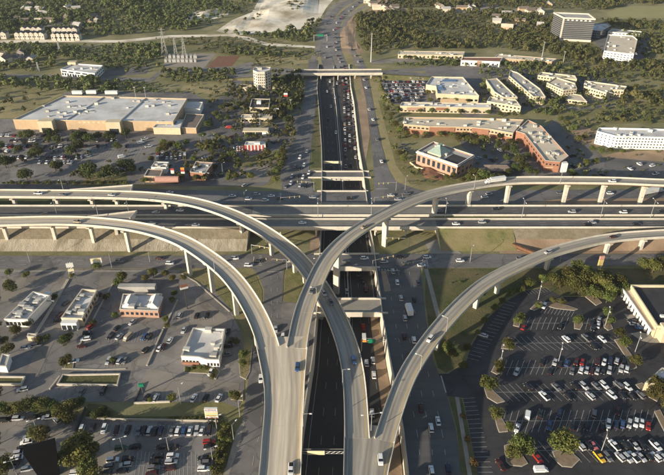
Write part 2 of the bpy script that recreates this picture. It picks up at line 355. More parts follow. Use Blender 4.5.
patch('dry_clearing', [(250, 66), (262, 57), (305, 57), (308, 63), (285, 68)], 'grass_dry')
patch('dry_clearing', [(0, 100), (40, 92), (62, 94), (20, 118), (0, 118)], 'grass_dry')
patch('lawn', [(548, 107), (565, 106), (610, 105), (664, 100), (700, 100), (700, 122), (600, 124), (575, 122), (556, 115)], 'grass')
patch('verge', [(316, 62), (319, 40), (324, 20), (334, 4), (350, -6), (386, -6), (366, 10), (352, 24), (356, 44), (364, 62)], 'grass_dry')
patch('clearing', [(366, 12), (378, 3), (402, 2), (404, 11), (380, 14)], 'dirt')
patch('clearing', [(440, 8), (460, 2), (498, 4), (500, 12), (470, 15)], 'gravel')
patch('clearing', [(498, 12), (520, 8), (545, 12), (552, 26), (520, 29), (500, 22)], 'gravel')
patch('clearing', [(5, 22), (30, 8), (60, 12), (95, 18), (80, 27), (30, 27)], 'gravel')
patch('clearing', [(470, 15), (492, 12), (494, 17), (476, 19)], 'grass_dry')
patch('construction_site', [(340, 50), (338, 36), (342, 24), (350, 18), (360, 14), (357, 24), (355, 38), (364, 52), (352, 56)], 'dirt')
patch('construction_site', [(566, 134), (582, 126), (597, 130), (598, 146), (580, 142)], 'dirt')
patch('construction_site', [(590, 158), (620, 152), (700, 148), (700, 162), (640, 161)], 'dirt')
patch('verge', [(368, 74), (380, 74), (386, 100), (395, 130), (404, 160), (418, 182), (445, 183), (460, 186), (440, 193), (395, 191), (386, 160), (378, 125)], 'grass_dry')
patch('verge', [(378, 100), (384, 100), (398, 135), (412, 165), (440, 178), (470, 182), (440, 186), (410, 184), (396, 165)], 'grass')
patch('verge', [(353, 74), (360, 75), (366, 100), (370, 135), (366, 160), (364.5, 171), (363, 160), (359, 130), (355, 95)], 'dirt')
patch('verge', [(341, 62), (349, 62), (358, 74), (362, 100), (358, 100), (350, 78)], 'grass_dry')
patch('verge', [(315.5, 90), (318, 92), (321, 125), (322, 168), (311, 168), (313, 130), (315.5, 105)], 'grass_green')
patch('verge', [(322, 62), (327, 30), (334, 14), (336, 24), (332, 44), (338, 62)], 'grass')
patch('verge', [(-100, 189), (0, 189), (110, 192), (180, 198), (260, 205), (-100, 207)], 'grass_green')
# campus and business-park asphalt
patch('car_park', [(378, 74), (425, 73), (432, 80), (428, 104), (395, 104), (386, 96)], 'asphalt_road')
patch('car_park', [(425, 66), (560, 66), (600, 84), (590, 92), (500, 110), (470, 118), (432, 104)], 'asphalt_road')
patch('car_park', [(470, 176), (520, 140), (556, 120), (566, 132), (592, 146), (604, 158), (585, 178), (540, 178)], 'asphalt_road')
patch('car_park', [(460, 140), (519, 140), (505, 160), (472, 176), (474, 155), (462, 147)], 'asphalt_road')
patch('car_park', [(572, 160), (590, 156), (664, 162), (740, 160), (740, 182), (575, 182)], 'asphalt_road')
patch('car_park', [(592, 36), (604, 34), (636, 36), (650, 36), (652, 58), (638, 60), (600, 50)], 'asphalt_road')
patch('car_park', [(482, 70), (600, 72), (634, 96), (600, 103), (545, 104), (524, 108), (496, 100)], 'asphalt_road')
patch('estate_road', [(470, 113), (540, 105), (585, 107), (620, 103), (618, 105.5), (585, 110), (545, 108), (475, 117)], 'asphalt')
patch('street', [(375, 71), (440, 66), (520, 66), (520, 69), (440, 69.5), (375, 74)], 'asphalt')
patch('street', [(370, 60), (430, 57), (440, 62), (430, 66), (424, 61), (372, 64)], 'asphalt_tan')
# left upper district
patch('store_car_park', [(-90, 186), (-90, 122), (12, 119), (140, 128), (178, 130), (206, 127), (215, 138), (196, 150), (180, 160), (160, 184)], 'asphalt')
patch('car_park', [(160, 186), (180, 158), (215, 138), (232, 140), (300, 112), (296, 138), (282, 178), (262, 186)], 'asphalt_road')
patch('shop_forecourt', [(238, 182), (240, 168), (276, 160), (278, 168), (268, 182)], 'asphalt_tan')
patch('car_park', [(200, 112), (206, 104), (240, 88), (250, 78), (280, 90), (300, 110), (262, 124), (240, 140), (206, 130)], 'asphalt_road')
patch('street', [(236, 66), (250, 62), (262, 64), (244, 74), (240, 92), (228, 92), (228, 76)], 'asphalt')
patch('street', [(-60, 73), (60, 75), (150, 78), (160, 70), (240, 66), (300, 69), (300, 73.5), (240, 69), (162, 73), (152, 82), (60, 78), (-60, 76)], 'asphalt')
patch('car_park', [(-60, 56), (30, 54), (34, 58), (-60, 62)], 'asphalt_road')
patch('car_park', [(100, 77), (108, 68), (150, 66), (146, 74)], 'asphalt_road')
patch('loading_yard', [(62, 95), (66, 91), (190, 92), (206, 100), (206, 110), (186, 98)], 'asphalt')
patch('verge', [(84, 184), (86, 172), (126, 170), (128, 184)], 'grass')
patch('verge', [(238, 160), (276, 150), (284, 152), (280, 178), (268, 186), (276, 160), (240, 168)], 'grass')
# left middle and lower district
patch('street_car_park', [(-120, 269), (170, 269), (190, 272), (226, 300), (240, 330), (246, 360), (244, 396), (238, 408), (222, 402), (-120, 402)], 'asphalt')
patch('verge', [(180, 272), (206, 268.5), (222, 270), (256, 276), (262, 290), (262, 308), (252, 340), (246, 335), (234, 312), (215, 292)], 'grass')
patch('lower_car_park', [(-140, 402), (-140, 700), (200, 700), (222, 475), (228, 440), (224, 420), (90, 419), (50, 410)], 'asphalt')
patch('sandy_lot', [(50, 440), (64, 425), (80, 432), (115, 430), (140, 440), (120, 466), (100, 520), (60, 520)], 'asphalt_tan')
patch('sandy_lot', [(-40, 424), (50, 420), (66, 423), (60, 440), (40, 432), (-40, 430)], 'asphalt_tan')
patch('verge', [(-140, 402), (50, 403), (70, 404), (75, 420), (52, 418), (30, 412), (-140, 414)], 'grass_green')
patch('verge', [(85, 419), (88, 404), (105, 405), (125, 417), (222, 416), (228, 428), (240, 436), (222, 475), (205, 560), (196, 560), (212, 475), (217, 430), (205, 420)], 'grass_green')
# right district
patch('verge', [(426, 269), (440, 268.6), (548, 268.2), (700, 269), (760, 275), (760, 284), (625, 284), (612, 300), (590, 296), (560, 296), (545, 287), (522, 290), (505, 299), (486, 318), (466, 352), (462, 364), (446, 373), (438, 368), (431, 345), (425, 300)], 'grass_green')
patch('new_car_park', [(466, 362), (472, 345), (488, 318), (507, 301), (524, 291), (545, 288), (562, 297), (590, 297), (613, 301), (624, 287), (800, 287), (800, 760), (492, 760), (478, 475), (463, 398), (441, 396), (438, 374), (448, 374)], 'asphalt_dark')
patch('verge', [(448, 396), (462, 399), (478, 475), (488, 700), (466, 700), (461, 475), (457, 430)], 'grass_green')
patch('footpath', [(455, 397), (459, 397.5), (472, 475), (482, 700), (474, 700), (467.5, 475)], 'walk')
# roads at ground level
patch('left_service_road', [(205, 700), (227, 475), (237, 445), (242, 422), (247, 390), (252, 350), (258, 330), (264, 305), (264, 290), (259, 276), (252, 268), (284, 268), (283, 290), (281, 318), (298, 322), (314, 335), (312.2, 357), (302, 420), (293, 482), (286, 700)], 'asphalt_road')
patch('uturn_apron', [(281, 318), (282, 302), (300, 303), (316, 300), (316, 316), (313.5, 336), (298, 322)], 'asphalt')
patch('island', [(285, 270), (304, 270), (318.5, 272), (317.5, 299), (300, 302), (284, 301)], 'grass')
patch('left_service_road', [(282, 192), (281, 180), (294, 140), (302, 109), (307, 75), (309, 60), (318, 60), (317, 75), (315.5, 109), (312, 140), (309, 172), (314, 192)], 'asphalt_road')
patch('right_service_road', [(424, 700), (409, 475), (404, 430), (395, 380), (390, 355), (383, 314), (381.5, 298), (377, 268), (420, 268), (424, 300), (426, 320), (433, 360), (439, 375), (447, 395), (456, 430), (461, 475), (470, 700)], 'asphalt_main')
patch('right_service_road', [(374, 192), (374, 170), (371, 140), (366.6, 100), (360, 75), (355, 58), (362, 58), (368, 75), (372.5, 100), (380, 140), (388, 168), (396, 182), (416, 189), (430, 192)], 'asphalt_road')
patch('cross_street', [(-200, 184), (0, 184), (110, 187), (180, 190), (290, 191.7), (321.5, 192), (321, 204.5), (200, 204), (110, 192), (0, 189), (-200, 189)], 'asphalt_road')
patch('cross_street', [(366.3, 192), (440, 191), (664, 189), (860, 189), (860, 198), (664, 198), (520, 204), (366, 204.5)], 'asphalt_road')
patch('construction_strip', [(520, 204.2), (560, 199), (664, 198.3), (860, 198.3), (860, 206), (520, 206)], 'dirt')
patch('cross_street', [(-220, 256), (180, 256), (255, 254), (319.3, 254), (319.3, 268), (-220, 269)], 'asphalt_road')
patch('cross_street', [(375.5, 254), (440, 254), (520, 254.3), (664, 254), (880, 253), (880, 265), (664, 264.5), (520, 267.5), (440, 268), (376.7, 268)], 'asphalt_road')
patch('median_patch', [(381, 271), (386, 271), (391, 291), (384.5, 292)], 'dirt')
patch('paved_apron', [(425, 243), (440, 238), (452, 246), (462, 253.8), (430, 253.8)], 'walk')
patch('paved_apron', [(310, 240), (319, 229), (319, 252), (310, 252)], 'dirt')
patch('footpath', [(424, 269), (428, 269), (441, 318), (437, 320)], 'walk')
patch('footpath', [(-200, 270.5), (180, 270.5), (180, 272), (-200, 272)], 'walk')
patch('footpath', [(236, 432), (243, 421), (245, 421), (239, 446), (229, 475), (224, 475)], 'walk')
# far motorway at grade
strip('motorway', [(333, 76), (327, 60), (325.5, 46), (325.5, 28), (333, 13), (346, 3), (366, -6)], 12, 'asphalt')
strip('motorway', [(346, 77), (341, 64), (336, 50), (334.5, 34), (337, 22), (345, 13), (358, 3), (378, -6)], 12, 'asphalt')
strip('service_road', [(358, 66), (354, 54), (345, 40), (343, 28), (350, 16), (362, 8), (378, 2)], 6, 'asphalt_tan')
strip('service_road', [(312, 62), (317, 50), (320, 36), (324, 20), (334, 6), (350, -4)], 6, 'asphalt_tan')

# ------------------------------------------------------------------ raised mainline: embankment, two carriageways, bridge
z6 = 6.0
WB = (P(332, 216, z6).y, P(332, 206.2, z6).y); EB = (P(332, 228.3, z6).y, P(332, 219.5, z6).y)
XB0, XB1 = P(250, 222, z6).x, P(436, 222, z6).x
YT = P(332, 251.5).y; YT0 = P(332, 254).y + .5
def embankment(x0, x1, m_south, m_low, cap):
    s, n = EB[0] - .6, WB[1] + .6
    mb = MB(); V = []
    for x in (x0, x1): V += [(x, n + .5, -.1), (x, n, z6 - .05), (x, s, z6 - .05), (x, (s + YT) / 2 + (1 if m_low else 0), z6 * .5), (x, YT, -.05)]
    mb.add(V, [(0, 1, 6, 5)], 0); mb.add(V, [(1, 2, 7, 6)], 1); mb.add(V, [(2, 3, 8, 7)], 1); mb.add(V, [(3, 4, 9, 8)], 2)
    mb.add(V, [(0, 4, 3, 2, 1), (5, 6, 7, 8, 9)], 3)
    o = mb.build('embankment', ['concrete', m_south, m_low or m_south, 'concrete']); o['kind'] = 'structure'
embankment(-900, XB0, 'slope_earth', 'paving', True)
XD = P(512, 240).x
embankment(XB1, XD - .02, 'grass', None, True)
embankment(XD, 900, 'slope_earth', 'dirt', True)
def carriageway(y0, y1, label):
    base = Vector((XB0, y0, 0)); r = thing('overpass_carriageway', label, 'overpass', base)
    for (x0, x1) in [(-900, XB0 - .05)] + [(XB0 + i * (XB1 - XB0) / 6 + .03, XB0 + (i + 1) * (XB1 - XB0) / 6 - .03) for i in range(6)] + [(XB1 + .05, 900)]:
        br = x0 > XB0 - 1 and x1 < XB1 + 1
        mb = MB(base); mb.box(((x0 + x1) / 2, (y0 + y1) / 2, z6 - (.25 if br else 0.0)), (x1 - x0, y1 - y0, .6 if br else .1))
        if br:
            for f in (.12, .37, .63, .88): mb.box(((x0 + x1) / 2, y0 + (y1 - y0) * f, z6 - 1.2), (x1 - x0, .6, 1.3), i=1)
        mb.build('deck_span' if br else 'road_surface', ['deck_grey' if br else 'asphalt_main', 'concrete'], r)
    for y in (y0 + .2, y1 - .2):
        mb = MB(base); c = [Vector((x, y, z6)) for x in (-900, XB0, XB1, 900)]
        sweep(mb, c, normals(c), [(-.25, -.6), (.25, -.6), (.15, 1.05), (-.15, 1.05)]); mb.build('parapet', 'concrete_pale', r)
    mb = MB(base); x = -400
    for y in (y0 + 1.2, y1 - 1.2): mb.add([(-900, y - .07, z6 + .07), (900, y - .07, z6 + .07), (900, y + .07, z6 + .07), (-900, y + .07, z6 + .07)], [(0, 1, 2, 3)])
    while x < 400:
        for f in (.37, .63):
            y = y0 + (y1 - y0) * f; mb.add([(x, y - .07, z6 + .07), (x + 3.5, y - .07, z6 + .07), (x + 3.5, y + .07, z6 + .07), (x, y + .07, z6 + .07)], [(0, 1, 2, 3)])
        x += 12
    mb.build('lane_markings', 'line', r)['kind'] = 'stuff'
    ym = (y0 + y1) / 2
    for f in (1, 2, 3, 4, 5):
        x = XB0 + f * (XB1 - XB0) / 6
        if f == 2: x = tl(ym) - 2.2
        if f == 3: x = (tl(ym) + tr(ym)) / 2 + 1.4
        if f == 4: x = tr(ym) + 2.2
        zb = ground_z(x, ym); mb = MB(base)
        mb.box((x, ym, z6 - 2.35), (1.3, y1 - y0 - 1, 1.0)); pr = mb.build('pier', 'concrete', r)
        for k in (.2, .8):
            mb = MB(base); mb.tube((x, y0 + (y1 - y0) * k, zb - .2), (x, y0 + (y1 - y0) * k, z6 - 2.9), .55, n=10); mb.build('column', 'concrete', pr, smooth=False)
    return r
carriageway(*WB, 'far carriageway of the raised crossing highway, behind its grass median')
carriageway(*EB, 'near carriageway of the raised crossing highway, above the slope')

# ------------------------------------------------------------------ street bridges over the cut
def street_bridge(pts, label, z=.06, m='asphalt_road', gird=True, ext=1.5):
    nl, nr, fr, fl_ = [P(*p) for p in pts]                     # near left, near right, far right, far left
    base = Vector((nl.x, nl.y, 0)); r = thing('street_bridge', label, 'bridge', base)
    poly = [Vector((p.x, p.y, 0)) for p in (nl, nr, fr, fl_)]
    mb = MB(base); mb.prism(poly, z - .7, z, 0, bot=True); mb.build('deck', m, r)
    for a, b in ((poly[0], poly[1]), (poly[3], poly[2])):
        mb = MB(base); c = [Vector((a.x, a.y, z)), Vector((b.x, b.y, z))]; sweep(mb, c, normals(c), [(-.22, -1.7), (.22, -1.7), (.2, 1.0), (-.2, 1.0)]); mb.build('parapet', 'concrete_pale', r)
    mid = (poly[0] + poly[1] + poly[2] + poly[3]) / 4
    xm = (tl(mid.y) + tr(mid.y)) / 2; d = (poly[3] - poly[0]); 
    pr = MB(base).box((xm, mid.y, z - 1.2), (1.2, d.length - 1.2, 1.0)).build('pier', 'concrete', r)
    for k in (.2, .8):
        q = poly[0] + d * k; MB(base).tube((xm, q.y, ground_z(xm, mid.y) - .2), (xm, q.y, z - 1.6), .5, n=8).build('column', 'concrete', pr)
street_bridge([(317, 204.3), (369, 204.3), (368, 191.8), (317, 191.8)], 'far cross street bridge over the cut just behind the raised highway')
street_bridge([(308, 178.2), (371, 178.2), (369, 172), (309, 172)], 'slim pale turnaround bridge over the cut beyond the crossing')
street_bridge([(314, 268.2), (380, 268.2), (379, 254.6), (314, 254.6)], 'near cross street bridge over the cut before the raised highway')
street_bridge([(312, 314), (388, 314), (386, 299.5), (313, 299.5)], 'wide pale turnaround bridge over the cut between the ramps', m='walk')
# far overpass with pale girder
def far_overpass():
    zz = 5.0; a, b = P(294, 72.3, zz), P(382, 71.7, zz); base = Vector((a.x, a.y, 0)); r = thing('road_overpass', 'distant pale road bridge crossing over the whole motorway', 'bridge', base)
    c = [a + (b - a) * (i / 20) for i in range(21)]; nn = normals(c)
    for i in range(5):
        cc, n2 = c[i * 4:i * 4 + 5], nn[i * 4:i * 4 + 5]; mb = MB(base); sweep(mb, cc, n2, [(-6, -.5), (6, -.5), (6, 0), (-6, 0)], 0); sweep(mb, cc, n2, [(-5.2, -1.8), (5.2, -1.8), (5.2, -.5), (-5.2, -.5)], 1); mb.build('deck_span', ['asphalt', 'concrete'], r)
    for s in (-6, 6):
        mb = MB(base); sweep(mb, c, nn, [(s - .2, -.7), (s + .2, -.7), (s + .2, 1.1), (s - .2, 1.1)]); mb.build('parapet', 'concrete_pale', r)
    for px in (303, 321, 338, 355, 371):
        q = P(px, 72, zz); zb = floor_z(q.y) if 316 < px < 353 else 0; pr = MB(base).box((q.x, q.y, zz - 2.2), (1.2, 11, .9)).build('pier', 'concrete', r)
        for k in (-4, 0, 4): MB(base).tube((q.x, q.y + k, zb - .2), (q.x, q.y + k, zz - 2.6), .5, n=8).build('column', 'concrete', pr)
    for s, e in ((a, (-70, 0)), (b, (70, 0))):
        Vv = [(s.x, s.y - 7, zz - .6), (s.x, s.y + 7, zz - .6), (s.x + e[0], s.y + 7, 0), (s.x + e[0], s.y - 7, 0), (s.x, s.y - 16, 0), (s.x, s.y + 16, 0)]
        mb = MB(); mb.add(Vv, [(0, 1, 2, 3), (0, 3, 4), (1, 5, 2), (0, 4, 5, 1)]); o = mb.build('approach_slope', ['grass']); o['kind'] = 'structure'
        Vv = [(s.x, s.y - 5, zz + .02 - .1), (s.x, s.y + 5, zz + .02 - .1), (s.x + e[0], s.y + 5, .25), (s.x + e[0], s.y - 5, .25)]
        struct('approach_road', Vv, [(0, 1, 2, 3)], 'asphalt')
far_overpass()

# ------------------------------------------------------------------ flyover ramps
RAMPS = {}
def arc_index(c, q): return min(range(len(c)), key=lambda i: (c[i].x - q.x) ** 2 + (c[i].y - q.y) ** 2)
def build_pier(root, base, p, nrm, width, zb, wide=1.0):
    ang = math.atan2(nrm.y, nrm.x); top = p.z - 2.05
    mb = MB(base); mb.box((p.x, p.y, (zb - .3 + top - .9) / 2), (1.9 * wide, 1.5, top - .9 - zb + .3), ang, taper=1.15)
    pr = mb.build('pier', 'concrete_pale', root)
    mb = MB(base); hw = width * .36; cs, sn = math.cos(ang), math.sin(ang)
    prof = [(-1.0 * wide, top - 1.7), (1.0 * wide, top - 1.7), (hw, top - .6), (hw, top), (-hw, top), (-hw, top - .6)]
    V = [(p.x + o * cs - k * sn, p.y + o * sn + k * cs, z) for k in (-.95, .95) for o, z in prof]
    mb.add(V, [tuple(range(6)), tuple(range(6, 12))[::-1]] + [(j, 6 + j, 6 + (j + 1) % 6, (j + 1) % 6) for j in range(6)])
    mb.build('pier_cap', 'concrete_pale', pr)
def build_deck(root, base, Lp, Rp, cuts, m, girder, par_l=None, par_r=None, half=4.2):
    """Lp, Rp: left and right edge points; cuts: indices where spans meet; par_*: (first, last) index of the parapet"""
    n = len(Lp); arc = [0.0]
    for i in range(1, n): arc.append(arc[-1] + ((Lp[i] + Rp[i]) / 2 - (Lp[i - 1] + Rp[i - 1]) / 2).length)
    cuts = sorted(set([0, n - 1] + [c for c in cuts if 2 < c < n - 3]))
    for a, b in zip(cuts, cuts[1:]):
        V = []; uv = []; Fc = []; I = []
        for i in range(a, b + 1):
            L, Rr = Lp[i], Rp[i]
            if i == a and a: t = (Lp[i + 1] + Rp[i + 1] - L - Rr).normalized() * .07; L, Rr = L + t, Rr + t
            wd = (L - Rr).length; d = L - Rr
            row = [Rr, Rr + d * .25, Rr + d * .5, Rr + d * .75, L]
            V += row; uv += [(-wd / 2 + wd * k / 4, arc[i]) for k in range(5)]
            dn = Vector((0, 0, -1)); V += [L + dn * .45, L - d * .2 + dn * .6, L - d * .26 + dn * 2.0, Rr + d * .26 + dn * 2.0, Rr + d * .2 + dn * .6, Rr + dn * .45]
            uv += [(0, 0)] * 6
        for i in range(b - a):
            o = i * 11
            for k in range(11):
                Fc.append((o + k, o + 11 + k, o + 11 + (k + 1) % 11, o + (k + 1) % 11)); I.append(0 if k < 4 else (2 if k in (6, 7, 8) else 1))
        Fc += [tuple(range(11)), tuple(range((b - a) * 11, (b - a) * 11 + 11))[::-1]]; I += [1, 1]
        V = [v - base for v in V]
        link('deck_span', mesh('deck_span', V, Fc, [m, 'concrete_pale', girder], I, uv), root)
    for pts, rng_, s in ((Lp, par_l, -1), (Rp, par_r, 1)):
        if rng_ is None: continue
        c = pts[rng_[0]:rng_[1] + 1]
        if len(c) < 2: continue
        oth = (Rp if s < 0 else Lp)[rng_[0]:rng_[1] + 1]; nn = []
        for p, q in zip(c, oth): k = (p - q); k.z = 0; nn.append(k.normalized())
        mb = MB(base); sweep(mb, c, nn, [(-.34, .003), (.04, -.5), (.04, .88), (-.14, .88)]); mb.build('parapet', 'concrete_pale', root)
        ln = MB(base); sweep(ln, c, nn, [(-1.38, .012), (-1.18, .012)], closed=False); ln.build('edge_line', 'yellow_line' if s < 0 else 'line', root)
def ramp(key, label, pts, width, piers, girder, lcut=None, rcut=None, wide=1.0, deckm='deck'):
    c = smooth_pts(catmull([P(x, y, z) for x, y, z in pts], 3), 10)[:-2]; nn = normals(c); base = Vector((c[0].x, c[0].y, 0))
    root = thing('flyover_ramp', label, 'flyover', base); RAMPS[key] = (c, nn, width, root)
    Lp = [p + q * width / 2 for p, q in zip(c, nn)]; Rp = [p - q * width / 2 for p, q in zip(c, nn)]
    idx = sorted(set(arc_index(c, P(*q)) for q in piers))
    li = (0, len(c) - 1) if lcut is None else (0, arc_index(Lp, P(*lcut)))
    ri = (0, len(c) - 1) if rcut is None else (0, arc_index(Rp, P(*rcut)))
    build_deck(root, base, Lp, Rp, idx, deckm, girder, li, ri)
    for i in idx: build_pier(root, base, c[i], nn[i], width, ground_z(c[i].x, c[i].y), wide)
    return c, nn, root, base
# far right to the front: highest of all, joined in front of it by the far left one
NE = [(860, 186, 16), (760, 184.5, 16), (664, 183, 16.3), (620, 181, 16.8), (554, 180.3, 17.2), (515, 180.5, 17.4), (490, 183, 17.7), (465, 187, 18.2), (440, 192, 18.8), (415, 200.5, 19.4), (390, 212, 19.9), (370, 223, 20.2), (347, 238, 20.2), (327, 258.5, 20), (319.4, 273, 19.7), (311, 292, 19.2), (303.4, 312, 18.5), (298.5, 335, 17.9), (297, 347, 17.5), (294.6, 362, 16.8)]
cNE, nNE, rNE, bNE = ramp('NE', 'highest flyover sweeping in from the far right across the crossing to the front', NE, 7.8,
    [(800, 206), (720, 206), (640, 206), (601, 206), (562, 206), (506.5, 206), (462, 210), (427, 219), (382, 246), (347, 285), (322, 308), (310, 345)], 'rust', wide=1.45)
SW = [(-180, 226, 12), (-80, 224, 12.8), (0, 222, 13.6), (50, 220.8, 14.2), (84, 221.4, 14.7), (110, 223.6, 15.3), (140, 227.6, 17), (170, 236, 18.6), (190, 245, 19.5), (220, 266, 20.2), (236, 282, 20.2), (251, 304, 19.7), (258, 317, 19.1), (266, 336, 18.1), (269, 347, 17.5), (272.2, 362, 16.8)]
cSW, nSW, rSW, bSW = ramp('SW', 'sunlit flyover curving from the left edge in front to the joined deck', SW, 8.4,
    [(-90, 243), (-40, 243), (9.3, 243.6), (58, 243), (96, 245), (127, 253), (191, 277), (214, 293), (235, 316), (252, 345)], 'rust', deckm='deck_sunlit')
NW = [(-180, 194, 10.5), (-80, 193.7, 10.8), (0, 193.7, 11), (40, 194, 11.3), (75, 194.2, 11.8), (110, 194.8, 12.3), (135, 195.6, 12.8), (160, 197.3, 13.2), (190, 201.5, 13.6), (220, 210, 13.8), (245, 220.5, 13.1), (270, 235, 11.9), (280, 242.5, 11.3), (295, 255, 10.4), (308.5, 270, 10), (321, 289, 10), (332, 308, 10.2), (342, 330, 10.3), (349.5, 352, 10.4), (353.5, 373, 10.5), (355.5, 397, 10.5), (356.5, 420, 10.5), (357.3, 440, 10.5), (358, 456, 10.5)]
cNW, nNW, rNW, bNW = ramp('NW', 'flyover from the far left passing beneath the highest one and down over the cut', NW, 8.6,
    [(-60, 207), (21, 207), (64, 207), (98, 207), (124, 210), (172, 216), (243, 239), (269.4, 255), (293, 273), (304, 284), (343, 350), (356, 398)], 'concrete')
SE = [(860, 226, 8), (760, 229.5, 8.5), (664, 234, 9), (620, 237, 9.3), (590, 241.8, 9.6), (554, 251.5, 10), (540, 256.6, 10.2), (490.6, 280, 10.7), (463.7, 302, 11), (438.4, 329, 11), (421, 353, 10.9), (408, 373, 10.7), (398, 397, 10.6), (388.5, 426, 10.5), (384, 441, 10.5), (380, 456, 10.5)]
cSE, nSE, rSE, bSE = ramp('SE', 'narrow flyover curving from the right edge past the dark car park to the front', SE, 7.0,
    [(700, 240), (636, 245), (601, 251), (546, 270), (500, 293), (473, 309), (437, 350), (403, 410), (392, 445)], 'concrete')
def joined(root, base, Lpx, Rpx, zf, m, girder, piers, half):
    L = catmull([P(x, y, z) for x, y, z in Lpx], 4); Rr = catmull([P(x, y, z) for x, y, z in Rpx], 4); n = max(len(L), len(Rr))
    def res(p, n): return [p[min(int(i * (len(p) - 1) / (n - 1)), len(p) - 2)].lerp(p[min(int(i * (len(p) - 1) / (n - 1)), len(p) - 2) + 1], (i * (len(p) - 1) / (n - 1)) % 1 if i < n - 1 else 1) for i in range(n)]
    L, Rr = res(L, n), res(Rr, n)
    idx = [min(range(n), key=lambda i: abs(L[i].y - P(0, q).y)) for q in piers]
    build_deck(root, base, L, Rr, idx, m, girder, (0, n - 1), (0, n - 1))
    for i in idx:
        c = (L[i] + Rr[i]) / 2; nr = (L[i] - Rr[i]).normalized(); wd = (L[i] - Rr[i]).length
        for s in (-.22, .22):
            q = c + nr * wd * s; build_pier(root, base, q, nr, wd * .45, ground_z(q.x, q.y))
def P3(v): a = proj(v); return (a[0], a[1], v.z)
# travel runs towards the viewer here, so left of travel is the right edge in the picture
dz = Vector((0, 0, -.03)); eNE = cNE[-3] + nNE[-3] * 3.9 + dz; eSW = cSW[-3] - nSW[-3] * 4.2 + dz
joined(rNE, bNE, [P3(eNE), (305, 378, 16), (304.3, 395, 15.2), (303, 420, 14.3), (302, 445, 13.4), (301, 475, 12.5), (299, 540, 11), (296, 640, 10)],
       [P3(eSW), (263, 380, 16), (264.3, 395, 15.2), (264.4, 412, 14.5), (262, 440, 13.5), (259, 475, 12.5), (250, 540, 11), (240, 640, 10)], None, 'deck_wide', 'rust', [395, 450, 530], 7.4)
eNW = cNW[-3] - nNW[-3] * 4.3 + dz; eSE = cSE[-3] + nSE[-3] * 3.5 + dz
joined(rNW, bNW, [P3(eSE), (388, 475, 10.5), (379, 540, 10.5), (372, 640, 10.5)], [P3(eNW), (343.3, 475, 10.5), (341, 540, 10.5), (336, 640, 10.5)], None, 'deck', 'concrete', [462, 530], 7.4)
# dead-end stubs left for ramps never built
def stub(key, edge, label):
    c, nn, wd, root = RAMPS[key]; base = Vector((P(*edge[0]).x, P(*edge[0]).y, 0))
    r = thing('ramp_stub', label, 'flyover', base)
    q = [P(*e) for e in edge]; Lp = catmull([q[0], q[1]], 4); Rp = catmull([q[3], q[2]], 4); n = min(len(Lp), len(Rp)); Lp, Rp = Lp[:n - 1] + [q[1]], Rp[:n - 1] + [q[2]]
    build_deck(r, base, Lp, Rp, [], 'deck', 'concrete', (0, n - 1), None)
    mb = MB(base); a, b = Lp[-1], Rp[-1]; d = (a - b).normalized(); cc = [a, b]; sweep(mb, cc, normals(cc), [(-.2, -.4), (.2, -.4), (.2, 1.0), (-.2, 1.0)]); mb.build('parapet', 'concrete_pale', r)
    build_pier(r, base, (Lp[-3] + Rp[-3]) / 2, normals(Lp)[-3], 5, 0)
stub('NW', [(70, 190.3, 11.7), (133, 185.6, 12.3), (131, 191.2, 12.6), (72, 192, 11.7)], 'dead end ramp stub branching behind the far left flyover')
stub('SW', [(88, 217.2, 14.8), (137, 211.6, 15.4), (130, 219.3, 15.7), (90, 218.2, 14.8)], 'dead end ramp stub branching behind the sunlit left flyover')

